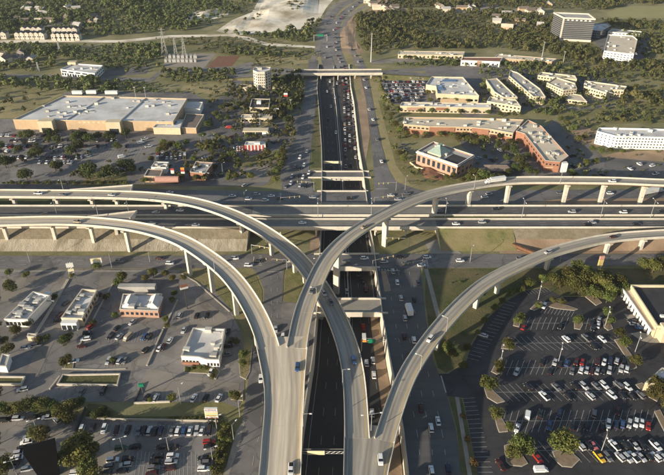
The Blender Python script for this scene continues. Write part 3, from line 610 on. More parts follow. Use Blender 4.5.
# ------------------------------------------------------------------ buildings
def windows(root, base, a, b, z0, z1, rows, n, fw=.55, fh=.55, m='glass', name='window'):
    d = Vector((b[0] - a[0], b[1] - a[1])); ln = d.length; ang = math.atan2(d.y, d.x); d.normalize(); nr = Vector((d.y, -d.x))
    cw = ln / n; ch = (z1 - z0) / rows
    for r in range(rows):
        for k in range(n):
            q = Vector((a[0], a[1])) + d * (cw * (k + .5)) + nr * .01
            link(name, cube(m, name), root, (q.x - base.x, q.y - base.y, z0 + ch * (r + .5) - base.z), ang, (cw * fw, .16, ch * fh))
def building(name, label, roofpx, h, wall, roof, para=.9, win=None, units=0, trim='concrete_pale', coping=True, group=None, cat='building', umat='unit', useed=0):
    """roofpx: outline of the roof in the photo at height h; win: {edge: (z0, z1, rows, count, fw, fh)}; edges counted along roofpx as listed"""
    poly0 = [P(x, y, h) for x, y in roofpx]; poly = ccw(poly0); rev = (poly[0] - poly0[0]).length > .01
    base = Vector((min(poly, key=lambda p: p.y).x, min(p.y for p in poly), 0)); r = thing(name, label, cat, base, group=group)
    inn = inset(poly, .4); n = len(poly); mb = MB(base)
    mb.prism(poly, -.2, h, 0, top=False)
    V = [(p[0], p[1], h) for p in poly] + [(p[0], p[1], h) for p in inn] + [(p[0], p[1], h - para) for p in inn]
    mb.add(V, [(k, (k + 1) % n, n + (k + 1) % n, n + k) for k in range(n)] + [(n + k, n + (k + 1) % n, 2 * n + (k + 1) % n, 2 * n + k) for k in range(n)], 0)
    mb.build('wall', wall, r)
    rf = MB(base).add([(p[0], p[1], h - para + .01) for p in inn], [tuple(range(n))]).build('roof', roof, r)
    if coping:
        o1 = inset(poly, -.12); i1 = inset(poly, .45); mb = MB(base)
        V = [(p[0], p[1], z) for z in (h - .02, h + .16) for q in (o1, i1) for p in q]
        for k in range(n):
            j = (k + 1) % n; mb.add([V[k], V[j], V[2 * n + j], V[2 * n + k], V[n + k], V[n + j], V[3 * n + j], V[3 * n + k]], [(0, 1, 2, 3), (3, 2, 6, 7), (5, 4, 7, 6), (1, 0, 4, 5)])
        mb.build('coping', trim, rf)
    if win:
        m0 = len(roofpx)
        for e, wv in win.items():
            a, b = poly0[e], poly0[(e + 1) % m0]
            if rev: a, b = b, a
            windows(r, base, a, b, *wv)
    if units:
        rs = random.Random(useed + int(base.x)); xs = [p[0] for p in inn]; ys = [p[1] for p in inn]; k = 0; t = 0
        while k < units and t < 400:
            t += 1; x, y = rs.uniform(min(xs), max(xs)), rs.uniform(min(ys), max(ys))
            ins = False
            for i in range(n):
                x1, y1, x2, y2 = inn[i][0], inn[i][1], inn[(i + 1) % n][0], inn[(i + 1) % n][1]
                if (y1 > y) != (y2 > y) and x < (x2 - x1) * (y - y1) / (y2 - y1) + x1: ins = not ins
            if not ins or min(((Vector((x, y)) - Vector(inn[i][:2])).length for i in range(n))) < 3: continue
            s = rs.uniform(.8, 1.5); ang = math.atan2(poly[1].y - poly[0].y, poly[1].x - poly[0].x)
            link('rooftop_unit', cube(umat, 'rooftop_unit'), rf, (x - base.x, y - base.y, h - para + .6 * s + .01), ang, (2.0 * s, 1.5 * s, 1.2 * s)); k += 1
            if k % 3 == 0: link('duct', cube('metal', 'duct'), rf, (x - base.x + math.cos(ang) * 3.2 * s, y - base.y + math.sin(ang) * 3.2 * s, h - para + .3), ang, (4.6 * s, .5, .5))
    return r, base, poly, h
G = 'glass'
# big store on the left
r, b, poly, h = building('store', 'huge flat white roofed store with tan front left of the motorway', [(13, 119.5), (173, 121.5), (187, 98.5), (64, 95.5)], 8, 'wall_tan', 'roof_white', .8, units=26, cat='store')
f0, f1 = min(poly, key=lambda p: p.x * 1 + p.y * .6), None
fa, fb = P(13, 119.5, 8), P(173, 121.5, 8); fd = (fb - fa)
for k in (.22, .64):
    q = fa + fd * k; e = MB(b).box((q.x, q.y - 3.2, 4.7), (11, 6.5, 9.4)).build('entrance_block', 'wall_cream', r)
    MB(b).box((q.x, q.y - 7.05, 2.2), (6, .3, 4.2)).build('entrance_glazing', G, e)
for k in (.33, .67):
    q0, q1 = P(13 + 160 * k, 119.5 + 2 * k, 7.6), P(64 + 123 * k, 95.5 + 3 * k, 7.6); c = [q0 + (q1 - q0) * .02, q0 + (q1 - q0) * .98]; mb = MB(b); sweep(mb, c, normals(c), [(-.5, -.5), (.5, -.5), (.4, .25), (-.4, .25)]); mb.build('roof_joint', 'roof_grey', r)
windows(r, b, fa + fd * .4, fa + fd * .58, 5, 8, 1, 6, .5, .4, 'wall_cream', 'wall_panel')
building('garden_centre', 'brown roofed lean-to annexe at the right end of the huge store', [(181, 127.5), (196, 128), (204, 114.5), (186, 113.5)], 4.6, 'wall_tan', 'roof_brown', .3)
r, b, poly, h = building('store_canopy', 'pale canopy block with blue skylights beside the brown annexe', [(153, 127.5), (180, 128), (183, 119.5), (160, 119)], 5.4, 'wall_cream', 'roof_white', .3)
for px in (162, 172): q = P(px, 123, 5.4); MB(b).box((q.x, q.y, 5.4), (6.5, 7, .5)).build('skylight', 'glass_blue', r)
building('warehouse', 'white flat roofed shed behind the store annexe', [(183, 108), (200, 109), (203, 102), (186, 101.5)], 5, 'wall_white', 'roof_white', .4)
for i, (x, y, lw) in enumerate([(78, 95, 9), (92, 94.5, 9), (112, 95, 11)]):
    q = P(x, y); mb = MB(q); mb.box((q.x, q.y, 2.6), (lw, 2.6, 2.8)); mb.box((q.x, q.y, .6), (lw * .9, 2.2, 1.1), i=1)
    o = mb.build('box_trailer', ['white', 'metal_dark'], None, loc=q); tag(o, 'white box trailer parked behind the huge store', 'trailer', 'trailers behind the store')
# left office
r, b, poly, h = building('office', 'white two storey office with a colonnade front on the far left', [(60.5, 69), (94.6, 73.2), (103, 65.2), (73, 63.4)], 6.6, 'wall_white', 'roof_white', .8, {0: (.6, 3.4, 1, 13, .6, .9, G)}, units=3)
windows(r, b, P(60.5, 69, 6.6), P(94.6, 73.2, 6.6), 3.8, 5.6, 1, 5, .72, .75)
windows(r, b, P(94.6, 73.2, 6.6), P(103, 65.2, 6.6), .6, 6, 2, 5, .6, .5)
q = P(68, 64, 6.6); MB(b).box((q.x + 4, q.y + 2, 7.4), (8, 6, 2.4)).build('penthouse', 'wall_cream', r)
# hotel tower
q = P(262, 91); th = thing('hotel_tower', 'tall cream faceted tower beyond the left car parks', 'tower', q)
ww = 7.6; d_ = 7.4; oct_ = [(-ww, -d_ * .3), (-ww * .45, -d_), (ww * .45, -d_), (ww, -d_ * .3), (ww, d_), (-ww, d_)]
pw = [(q.x + x, q.y + y + 8) for x, y in oct_]; mb = MB(q).prism(pw, 0, 17.5, 0, top=False); ii = inset(pw, .4); n = 6
mb.add([(p[0], p[1], 17.5) for p in pw] + [(p[0], p[1], 17.5) for p in ii] + [(p[0], p[1], 16.4) for p in ii], [(k, (k + 1) % n, n + (k + 1) % n, n + k) for k in range(n)] + [(n + k, n + (k + 1) % n, 2 * n + (k + 1) % n, 2 * n + k) for k in range(n)]); mb.build('wall', 'concrete_pale', th)
rf = MB(q).add([(p[0], p[1], 16.45) for p in ii], [tuple(range(n))]).build('roof', 'roof_white', th)
link('rooftop_unit', cube('unit', 'rooftop_unit'), rf, (-2, 11, 17.4), 0, (4, 3.5, 2))
for e, cnt in ((0, 2), (1, 4), (2, 2), (3, 4)): windows(th, q, pw[e], pw[e + 1], 1.2, 16, 6, cnt, .42, .5)
MB(q).box((q.x - 15, q.y + 4, 1.8), (11, 9, 3.6)).build('annexe', 'wall_cream', th)
MB(q).box((q.x + 14, q.y + 3, 1.5), (9, 7, 3)).build('annexe', 'wall_cream', th)
# low commercial buildings left of the motorway
r, b, poly, h = building('restaurant', 'cream fronted low building with dark roof below the cream tower', [(249.5, 107.5), (269, 107.5), (270, 99), (252, 98.5)], 4, 'wall_cream', 'roof_dark', .4, {0: (.5, 2.6, 1, 6, .6, .7)})
q = P(259, 103, 4); MB(b).box((q.x, q.y, 4.8), (3.6, 3.6, 2.4)).build('roof_turret', 'white', r)
building('shop', 'long pale cream shop with plain flat roof below the tower', [(240.5, 118), (272, 118.3), (272.5, 114.6), (242, 114.3)], 3.8, 'wall_cream', 'roof_tan', .3, {0: (.5, 3, 1, 8, .6, .6)}, units=2, cat='shop')
q = P(256, 135); r = thing('fuel_canopy', 'flat cream fuel station canopy on slim posts', 'canopy', q)
MB(q).box((q.x, q.y, 4.2), (19, 7, .8)).build('canopy_roof', 'wall_cream', r)
for dx in (-8, 0, 8):
    for dy in (-3, 3): MB(q).box((q.x + dx, q.y + dy, 1.9), (.4, .4, 3.9)).build('post', 'white', r)
for dx in (-8, 0, 8): MB(q).box((q.x + dx, q.y, .8), (.8, 2.2, 1.6)).build('fuel_pump', 'red', r)
building('shop', 'small white kiosk right of the fuel canopy', [(262, 131.3), (269, 131.5), (269, 128.4), (263, 128.4)], 4, 'wall_white', 'roof_white', .3, cat='kiosk')
# red and white striped burger stand
r, b, poly, h = building('striped_restaurant', 'restaurant with red and white vertical striped front', [(244.5, 145), (265.5, 145), (265, 141.5), (246, 141.5)], 4.6, 'white', 'roof_white', .3, cat='restaurant')
fa, fb = P(244.5, 145, 4.6), P(265.5, 145, 4.6)
for k in range(0, 12, 2):
    a = fa + (fb - fa) * (k / 12); c = fa + (fb - fa) * ((k + 1) / 12); MB(b).box(((a.x + c.x) / 2, a.y - .1, 2.3), (c.x - a.x, .25, 4.4)).build('red_stripe', 'red', r)
MB(b).box((fa.x + (fb.x - fa.x) * .6, fa.y + 2, 5.2), (4, 2.6, 1.6)).build('roof_turret', 'white', r)
for k in range(6): MB(b).box((fa.x - 5.5 + k * .9, fa.y + .5, 1.7), (.9, 1.2, 3.2)).build('awning_panel', 'red' if k % 2 else 'white', r)
# grey roofed restaurant with red base and its neighbours
r, b, poly, h = building('restaurant', 'grey roofed restaurant with red brick base at the corner of the lot', [(190, 172), (205, 173.5), (213, 162.5), (196, 161.5)], 5.5, 'brick', 'roof_grey', .5, {0: (.8, 3.2, 1, 4, .6, .6)}, units=4, cat='restaurant')
r, b, poly, h = building('restaurant', 'tan hut with arched red awning beside the striped post signs', [(144, 176), (160, 176.5), (163, 169.5), (148, 169)], 4.5, 'wall_tan', 'roof_brown', .3, cat='restaurant')
MB(b).tube((b.x - 3, b.y - .3, 2.6), (b.x + 12, b.y - .3, 2.6), 2.2, n=12).build('awning', 'pink', r)
building('shop', 'low grey roofed shop between the tan hut and the parked cars', [(151, 167), (166, 167.5), (169, 162), (155, 161.5)], 4.5, 'wall_white', 'roof_grey', .4, units=3, cat='shop')
# lots left of the ramps: three low shops, one block
r, b, poly, h = building('strip_shop', 'left strip shop with white front and bluish cluttered roof', [(4, 319), (27.5, 319.5), (50, 295.5), (33, 291.5)], 4.6, 'wall_white', 'roof_white', 1.1, {0: (.6, 3.4, 1, 6, .7, .7)}, units=12, cat='shop')
for k in range(5):
    q = P(28.5 + k * 4.6, 318.5 - k * 5.2); MB(b).box((q.x + 1.2, q.y, 1.5), (2.4, 2.2, 3)).build('side_bay', 'wall_white', r)
r, b, poly, h = building('strip_shop', 'cream fronted strip shop with pale roof and front porch', [(61, 318), (82, 318.5), (97, 290), (82, 289)], 4.6, 'wall_cream', 'roof_white', 1.1, {1: (1, 4, 1, 7, .5, .5)}, units=7, cat='shop')
q = P(72, 327); MB(b).box((q.x, q.y, 2), (7, 4.5, 4)).build('porch', 'wall_white', r)
for k in (-2.4, 0, 2.4): MB(b).box((q.x + k, q.y - 2.4, 1.6), (1.5, .3, 2.4)).build('porch_window', G, r)
r, b, poly, h = building('restaurant', 'square restaurant with white gabled roof and red brick front', [(119.5, 309.5), (158, 311), (162, 294), (123, 294)], 4.2, 'brick_pink', 'roof_white', .5, {0: (1, 3.4, 1, 8, .55, .6)}, units=5, cat='restaurant')
for (x0, x1) in ((120.5, 134), (146, 159)):
    a, c = P(x0, 308.5, 3.8), P(x1, 309, 3.8); e, g = P((x0 + x1) / 2 + 1, 298, 3.8), None; t = Vector(((a.x + c.x) / 2, e.y, 6.4)); u = Vector(((a.x + c.x) / 2, a.y + 1, 6.2))
    MB(b).add([a, c, u, t, a + Vector((0, 9, 0)), c + Vector((0, 9, 0))], [(0, 1, 2), (1, 5, 3, 2), (4, 0, 2, 3), (5, 4, 3)]).build('gable', ['roof_white'], r)
q = P(137, 292); MB(b).box((q.x, q.y + 1.5, 1.5), (18, 3, 3)).build('back_porch', 'roof_grey', r)
r, b, poly, h = building('corner_shop', 'white roofed block with red base beside the sunlit flyover', [(181, 356), (198.5, 357), (206, 359.5), (219, 360), (225, 329), (193, 328)], 4.4, 'wall_white', 'roof_white', 1.1, {0: (.5, 2.6, 1, 5, .7, .6), 2: (.5, 3, 1, 4, .6, .6)}, units=7, cat='shop')
a, c = P(181, 356, 4.4), P(198.5, 357, 4.4); MB(b).box(((a.x + c.x) / 2, (a.y + c.y) / 2 - .35, .7), ((c - a).length * .97, .5, 1.4), math.atan2(c.y - a.y, c.x - a.x)).build('brick_base', 'brick', r)
building('shed', 'small white shed at the left edge of the middle lots', [(-2, 366), (6, 366.5), (10, 355), (2, 354)], 3.5, 'wall_white', 'roof_grey', .3, cat='shed')
building('shed', 'small cream kiosk standing between the two strip shops and the hedge', [(27, 336.5), (35.5, 337), (36.5, 334), (28, 333.5)], 2.6, 'wall_cream', 'roof_tan', .2, cat='kiosk')
# walled planters
for i, (pts, lab) in enumerate([([(-30, 386), (22, 386), (26, 378), (-30, 377.5)], 'walled planted bed at the left edge of the middle lots'), ([(57, 386), (118, 387), (121, 375), (63, 376)], 'long walled planted bed in the middle lots')]):
    poly = pxpoly(pts); base = Vector((poly[0].x, poly[0].y, 0)); r = thing('planter', lab, 'planter', base); n = len(poly); inn = inset(poly, .5); mb = MB(base)
    V = [(p[0], p[1], z) for z in (0, 1.1) for qq in (poly, inn) for p in qq]
    for k in range(n):
        j = (k + 1) % n; mb.add([V[k], V[j], V[2 * n + j], V[2 * n + k], V[n + k], V[n + j], V[3 * n + j], V[3 * n + k]], [(0, 1, 2, 3), (3, 2, 6, 7), (5, 4, 7, 6)])
    mb.build('planter_wall', 'concrete', r); MB(base).add([(p[0], p[1], .4) for p in inn], [tuple(range(n))]).build('soil', 'grass_green', r)
def low_wall(pts, label, hgt=.9, th=.4, m='concrete', name='low_wall'):
    c = [P(x, y) for x, y in pts]; mb = MB(c[0]); sweep(mb, c, normals(c), [(-th / 2, -.1), (th / 2, -.1), (th / 2, hgt), (-th / 2, hgt)]); o = mb.build(name, m, None, loc=c[0]); tag(o, label, 'wall')
stall_rows_later = []
low_wall([(36, 334), (52, 308), (68, 280)], 'planted kerb strip between the left and the cream strip shop', .5, 1.4, 'kerb')
low_wall([(78, 348), (90, 326), (101, 305), (113, 284)], 'kerb strip between the cream strip shop and gabled restaurant', .4, .8, 'kerb')
low_wall([(164, 328), (178, 300)], 'kerb strip right of the gabled restaurant', .4, .8, 'kerb')
low_wall([(62, 369), (100, 370), (126, 369)], 'pale kerb along the cars above the long planted bed', .3, .6, 'kerb')
low_wall([(182, 274), (196, 282), (214, 298), (230, 312)], 'pale kerb edging the grass under the sunlit flyover', .3, .6, 'kerb')
patch('driveway', [(56, 320), (62, 318), (60, 330), (50, 350), (38, 376), (24, 376), (40, 345)], 'asphalt_tan')
patch('driveway', [(120, 345), (160, 343), (150, 364), (128, 372), (110, 371)], 'asphalt_tan')
patch('driveway', [(150, 368), (184, 376), (205, 378), (240, 384), (238, 396), (150, 396), (140, 384)], 'asphalt_tan')
patch('driveway', [(190, 300), (208, 302), (228, 318), (226, 326), (190, 324), (176, 330), (178, 314)], 'asphalt_tan')
patch('driveway', [(55, 276), (72, 279), (56, 300), (50, 291)], 'asphalt_tan')
patch('driveway', [(100, 276), (116, 278), (108, 300), (98, 290)], 'asphalt_tan')
patch('driveway', [(2, 279), (36, 276), (50, 278), (34, 288), (10, 304), (0, 300)], 'asphalt_tan')
low_wall([(134, 404), (170, 402.5)], 'low pale wall in front of cars by the green pole')
low_wall([(134, 404), (143, 384)], 'low dark kerb wall running up from the pale wall by the green pole', .7, .4, 'metal_dark')
low_wall([(147, 366), (163, 330)], 'low kerb wall between the lots right of the gabled restaurant', .6, .7, 'kerb')
low_wall([(50, 390), (60, 377)], 'low wall slanting at the left end of the long planted bed', .8, .5)
low_wall([(112, 420), (218, 422)], 'long low wall along the hedge above the lower left car park', .9, .35, 'kerb')
low_wall([(75, 434), (86, 409)], 'dark low wall slanting beside the tree clump', 1.2, .6, 'metal_dark')
low_wall([(86, 419), (112, 420)], 'short grey wall behind the white cars of the lower left lot', 1.0, .4, 'walk')
# library-like brick building with green lantern roof
r, b, poly, h = building('pavilion_building', 'two storey brick building with sea green pyramid roof lantern', [(417, 151), (457.5, 165), (474, 155), (433.5, 141.5)], 9.6, 'brick_pink', 'roof_grey', 1.0, {0: (2.2, 7, 1, 8, .55, .9)}, units=5, trim='wall_white')
a, c, d2 = P(417, 151, 9.6), P(457.5, 165, 9.6), P(474, 155, 9.6)
poly_c = inset(poly, -.5); mb = MB(b); V = [(p[0], p[1], z) for z in (8.3, 9.3) for p in poly_c]; n = 4
mb.add(V, [(k, (k + 1) % n, n + (k + 1) % n, n + k) for k in range(n)]); mb.build('cornice', 'wall_white', r)
e1 = (c - a).normalized(); e2 = (d2 - c).normalized(); k0 = a + e1 * 6 + e2 * 4
LN = [k0, k0 + e1 * 11, k0 + e1 * 11 + e2 * 12, k0 + e2 * 12]; cc = sum(LN, Vector()) / 4
LNv = [Vector((p.x, p.y, 9.8)) for p in LN]; tp = [Vector((cc.x + (p.x - cc.x) * .25, cc.y + (p.y - cc.y) * .25, 13.6)) for p in LN]
MB(b).prism([(p.x, p.y) for p in LN], 8.5, 9.8, top=False).build('lantern_base', 'wall_cream', r)
pr = MB(b).add(LNv + tp, [(0, 1, 5, 4), (1, 2, 6, 5), (2, 3, 7, 6), (3, 0, 4, 7), (4, 5, 6, 7)]).build('pyramid_roof', 'roof_green', r)
MB(b).prism([(p.x, p.y) for p in tp], 13.5, 14.9).build('lantern', 'roof_green', pr)
q1 = a + e1 * 20 + e2 * 3; MB(b).add([Vector((p.x, p.y, 8.66)) for p in (q1, q1 + e1 * 16, q1 + e1 * 16 + e2 * 12, q1 + e2 * 12)], [(0, 1, 2, 3)]).build('dark_roof_panel', 'roof_dark', r)
windows(r, b, P(457.5, 165, 9.6), P(474, 155, 9.6), 1, 8, 2, 4, .4, .5)
windows(r, b, a + e1 * 28, c, 1, 8, 2, 2, .3, .35)
low_wall([(410, 163), (416, 168), (430, 171), (445, 176)], 'cream terrace wall before the brick building with the green roof', 1.1, .5, 'wall_cream')
q = P(498, 172); r = thing('picnic_shelter', 'brown roofed shelter right of the building with the green roof', 'shelter', q)
MB(q).add([(q.x - 9, q.y - 5, 3), (q.x + 9, q.y - 5, 3), (q.x + 9, q.y + 5, 3), (q.x - 9, q.y + 5, 3), (q.x - 5, q.y, 5.4), (q.x + 5, q.y, 5.4)], [(0, 1, 5, 4), (1, 2, 5), (2, 3, 4, 5), (3, 0, 4)]).build('hip_roof', 'roof_brown', r)
for dx in (-7, 7):
    for dy in (-4, 4): MB(q).box((q.x + dx, q.y + dy, 1.5), (.5, .5, 3)).build('post', 'wall_white', r)
# L-shaped brick and tan school
r, b, poly, h = building('brick_wing', 'long brick and tan wing with flat tan roof facing the green roofed building', [(404, 124), (429.5, 126.3), (470, 127), (491, 129), (513, 133), (524, 119.5), (480, 118), (404, 117)], 7, 'wall_tan', 'roof_tan', .8,
    {0: (3.9, 5.9, 1, 6, .6, .6), 1: (3.9, 5.9, 1, 12, .55, .6), 2: (3.9, 5.9, 1, 7, .6, .6), 3: (3.9, 5.9, 1, 6, .6, .6)}, units=14)
for (x0, y0, x1, y1, z1) in ((404, 124, 428, 126.2, 3.3), (429.5, 126.3, 455, 126.8, 6.3), (455, 126.8, 470, 127, 3), (472, 127.1, 489, 128.9, 6.4), (492, 129.1, 512, 132.9, 3.4)):
    a, c = P(x0, y0, 7), P(x1, y1, 7); MB(b).box(((a.x + c.x) / 2, (a.y + c.y) / 2 - .12, z1 / 2), ((c - a).length, .35, z1), math.atan2(c.y - a.y, c.x - a.x)).build('brick_panel', 'brick', r)
r, b, poly, h = building('brick_wing', 'angled brick wing with tan roof ending nearest the highest flyover', [(524.5, 133.5), (545.5, 160.5), (560, 162), (568.5, 156), (541.5, 126), (528, 119.8), (516, 131)], 7.6, 'brick', 'roof_tan', .8,
    {1: (4.2, 6.2, 1, 4, .5, .55), 0: (4.2, 6.2, 1, 9, .5, .5), 2: (.6, 6.8, 2, 3, .6, .5)}, units=16)
a, c = P(545.5, 160.5, 7.6), P(560, 162, 7.6); MB(b).box(((a.x + c.x) / 2, (a.y + c.y) / 2 - .15, 3.3), ((c - a).length * .9, .3, .5)).build('stone_band', 'wall_cream', r)
a = P(564, 160, 7.6); MB(b).box((a.x, a.y - 2, 3.4), (3.6, 3.4, 6.8)).build('stair_tower', 'wall_white', r)
# retail block above it
r, b, poly, h = building('retail_block', 'cream retail block with large white roof behind the full car park', [(437.5, 93.5), (479, 95.5), (463, 77), (431.5, 76.5), (426, 84.5), (436, 86)], 6.6, 'wall_cream', 'roof_white', .9, {0: (.8, 3.6, 1, 9, .6, .6)}, units=12)
a, c = P(440, 93.5, 6.6), P(478, 95.5, 6.6); MB(b).box(((a.x + c.x) / 2, (a.y + c.y) / 2 - .8, 1.6), ((c - a).length * .96, 1.2, 3.1)).build('brick_base', 'wall_tan', r)
for (x, y, dx, dy) in ((449, 80, 12, 5), (440, 87, 5, 14)): q = P(x, y, 6.6); MB(b).box((q.x, q.y, 6.2), (dx, dy, .8)).build('roof_panel', 'glass_blue', r)
r, b, poly, h = building('retail_row', 'narrow retail row with brick panels in front of the white roofed block', [(400, 105.8), (454, 107), (491, 107.5), (491, 103.2), (402, 102)], 5.4, 'wall_cream', 'roof_white', .6, {0: (.4, 2.2, 1, 14, .6, .6), 1: (.4, 2.2, 1, 9, .6, .6)}, units=9)
for (x0, x1, m) in ((407, 424, 'brick_pink'), (436, 450, 'brick'), (452, 470, 'roof_white'), (471, 490, 'brick')):
    a, c = P(x0, 106.1, 5.4), P(x1, 107.2, 5.4); MB(b).box(((a.x + c.x) / 2, (a.y + c.y) / 2 - .35, 3.6), ((c - a).length, .4, 2.4)).build('brick_panel', m, r)
building('retail_row', 'cream end block right of the retail row', [(487, 101), (521, 106.5), (516, 99.5), (490, 96.5)], 7, 'wall_cream', 'roof_tan', .8, {0: (.6, 6.4, 2, 9, .5, .45)}, units=6)
building('depot', 'long pale shed at the edge of the big wood', [(398, 54.2), (463, 55.2), (465, 51.6), (399, 50.8)], 4.2, 'wall_cream', 'roof_tan', .3, {0: (.4, 3.2, 1, 16, .35, .7)}, units=5)
r, b, poly, h = building('depot', 'white walled hall with red brown roof by the wood', [(461, 60), (500, 61.5), (503, 57.2), (463, 57)], 5.6, 'wall_white', 'roof_red', .3, {0: (.7, 4.2, 1, 9, .3, .5)})
a, c = P(477, 60.7, 5.6), P(493, 61.2, 5.6); MB(b).box(((a.x + c.x) / 2, a.y - .2, 2.8), ((c - a).length, .4, 5.2)).build('wall_panel', 'brick_pink', r)
building('depot', 'very long tan shed with many bays right of the red roof', [(494, 57.6), (552, 61.5), (557, 58.8), (498, 54)], 4.8, 'wall_tan', 'roof_tan', .3, {0: (.4, 3.6, 1, 18, .35, .6)}, units=6)
# office clusters right
building('office', 'cream office wing left of the three slanted offices', [(494.5, 91.5), (504, 97.2), (517.5, 97.2), (497, 78), (486, 79.5)], 7.4, 'wall_cream', 'roof_grey', .8, {1: (.6, 6.8, 3, 5, .55, .45), 0: (.6, 6.8, 3, 3, .5, .45)}, units=5)
building('office', 'cream office set at a slant, middle of the cluster', [(509, 75.5), (533.5, 96.5), (545.5, 96.5), (540, 88.5), (518, 72.5), (510, 70)], 7.4, 'wall_cream', 'roof_grey', .8, {1: (.6, 6.8, 3, 5, .55, .45), 0: (.6, 6.8, 3, 9, .5, .45)}, units=7)
building('office', 'cream office with angled front, right of the slanting one', [(547, 82.5), (563.5, 90), (577, 88.5), (575, 83), (556, 77)], 8, 'wall_cream', 'roof_tan', .8, {1: (.6, 7.4, 3, 5, .55, .45), 0: (.6, 7.4, 3, 7, .5, .45)}, units=6)
building('office', 'low cream annexe in front of the office with angled front', [(566, 99), (587, 101.5), (581, 95), (568, 93)], 3.4, 'wall_cream', 'roof_tan', .4, {0: (.4, 2.7, 1, 7, .6, .6)})
building('office', 'cream office row behind, along the lawn edge', [(538, 75), (556, 77.5), (577, 79), (575, 75.5), (556, 73.5), (541, 71.8)], 6.6, 'wall_cream', 'roof_tan', .8, {0: (.6, 6, 2, 6, .55, .45)}, units=4)
building('office', 'weathered cream office right of the cluster', [(584, 86), (606.5, 92.5), (612, 89.5), (624, 90), (627, 86.2), (585, 80.5)], 6.6, 'wall_cream', 'roof_tan', .8, {0: (.6, 6, 2, 9, .55, .45), 2: (.6, 6, 2, 4, .5, .45)}, units=9)
# glass tower
q0, q1 = P(559.5, 40.5), P(590, 42); hh = 24.5
r = thing('glass_tower', 'dark glass office tower with horizontal bands near the field', 'tower', q0); dep = 26
fr = [Vector((q0.x, q0.y, 0)), Vector((q1.x, q1.y, 0)), Vector((q1.x + 2, q1.y + dep, 0)), Vector((q0.x - 3, q0.y + dep, 0))]
MB(q0).prism(fr, 0, hh, 0, top=False).build('curtain_wall', 'glass_grey', r)
ii = inset(fr, -.3); 
for k in range(1, 12): 
    z = hh * k / 12; mb = MB(q0); V = [(p[0], p[1], zz) for zz in (z - .13, z + .13) for p in ii]; mb.add(V, [(j, (j + 1) % 4, 4 + (j + 1) % 4, 4 + j) for j in range(4)] + [(4, 5, 6, 7), (3, 2, 1, 0)]); mb.build('floor_band', 'metal', r)
for z0, z1, m in ((0, 2.4, 'concrete_pale'), (hh - .2, hh + 1.6, 'concrete_pale')):
    mb = MB(q0); o1, i1 = inset(fr, -.5), inset(fr, .6); V = [(p[0], p[1], z) for z in (z0, z1) for qq in (o1, i1) for p in qq]; n = 4
    for k in range(n):
        j = (k + 1) % n; mb.add([V[k], V[j], V[2 * n + j], V[2 * n + k], V[n + k], V[n + j], V[3 * n + j], V[3 * n + k]], [(0, 1, 2, 3), (3, 2, 6, 7), (5, 4, 7, 6)])
    mb.build('cornice', m, r)
rf = MB(q0).add([(p.x, p.y, hh + .3) for p in fr], [(0, 1, 2, 3)]).build('roof', 'roof_grey', r)
MB(q0).box((q0.x + .2, q0.y - .2, hh / 2), (1.6, 1.2, hh)).build('corner_pier', 'concrete_pale', r)
for k in range(6): a = q0 + (q1 - q0) * (.15 + k * .14); MB(q0).box((a.x, a.y - .35, hh - 1.4), (2.2, .5, 1.4)).build('top_window', 'white', r)
r, b, poly, h = building('office', 'blue glazed office block right behind the dark glass tower', [(592, 30), (601, 31), (611, 25.8), (607, 22.8), (590, 23.8)], 9.5, 'glass', 'roof_white', .6, {0: (1, 9, 3, 4, .8, .5, 'glass_blue')}, units=3)
r, b, poly, h = building('office', 'white stepped office block with sunlit front right of the tower', [(604, 50.5), (634, 54), (637.5, 39.5), (633, 35.5), (608, 34.5)], 11, 'wall_white', 'roof_tan', .8, units=9)
windows(r, b, P(604, 50.5, 11), P(634, 54, 11), 1, 10, 4, 9, .6, .35)
r, b, poly, h = building('low_block', 'long blue grey roofed block between the tower and the field', [(608, 31.5), (640, 34), (642, 31.5), (612, 28.5)], 5, 'wall_white', 'roof_grey', .5, {0: (.6, 4.4, 2, 9, .6, .4)})
# white hotel
r, b, poly, h = building('white_hotel', 'long white four storey hotel with rows of small windows at right', [(597, 131), (616.5, 136), (700, 138), (702, 130), (640, 128.3), (599, 127.6)], 9.8, 'wall_white', 'roof_white', .9, {1: (.6, 9.2, 4, 26, .42, .42), 0: (.6, 9.2, 4, 5, .3, .4)}, units=10, trim='wall_white', cat='hotel')
# far left houses in rows
def house(x, y, wd, dp, hh, wall, roof, label, group, rz=0.0):
    q = P(x, y); r = thing('house', label, 'house', q, rz, group)
    MB().box((0, dp / 2, hh / 2), (wd, dp, hh)).build('wall', wall, r)
    o = .4; z1 = hh + wd * .32
    MB().add([(-wd / 2 - o, -o, hh), (wd / 2 + o, -o, hh), (wd / 2 + o, dp + o, hh), (-wd / 2 - o, dp + o, hh), (0, -o, z1), (0, dp + o, z1)], [(0, 4, 5, 3), (4, 1, 2, 5), (0, 1, 4), (2, 3, 5), (3, 2, 1, 0)]).build('roof', roof, r)
    MB().add([(-wd / 2 + .2, -o - .02, hh + .05), (wd / 2 - .2, -o - .02, hh + .05), (0, -o - .02, z1 - .15)], [(0, 1, 2)]).build('gable', wall, r)
    for k in (-.25, .25): link('window', cube(G, 'window'), r, (wd * k, -.03, hh * .5), 0, (1.1, .14, 1.4))
hg = 'townhouses in rows at the edge of the far left woods'
hn = 0
for (x0, x1, n, y, lab) in ((18, 42, 6, 39.5, 'front row left of the gap'), (24, 40, 4, 34, 'back row left of the gap'), (54.5, 77, 6, 40.5, 'front row right of the gap'), (55, 75, 5, 34.5, 'back row right of the gap'), (-3, 4, 2, 39, 'row cut by the left picture edge')):
    for k in range(n): house(x0 + (x1 - x0) * k / max(1, n - 1), y, 6.2, 9, 6.5, 'concrete_pale' if (k + n) % 3 else 'concrete', 'roof_brown', 'pale gabled townhouse, %s' % lab, hg)
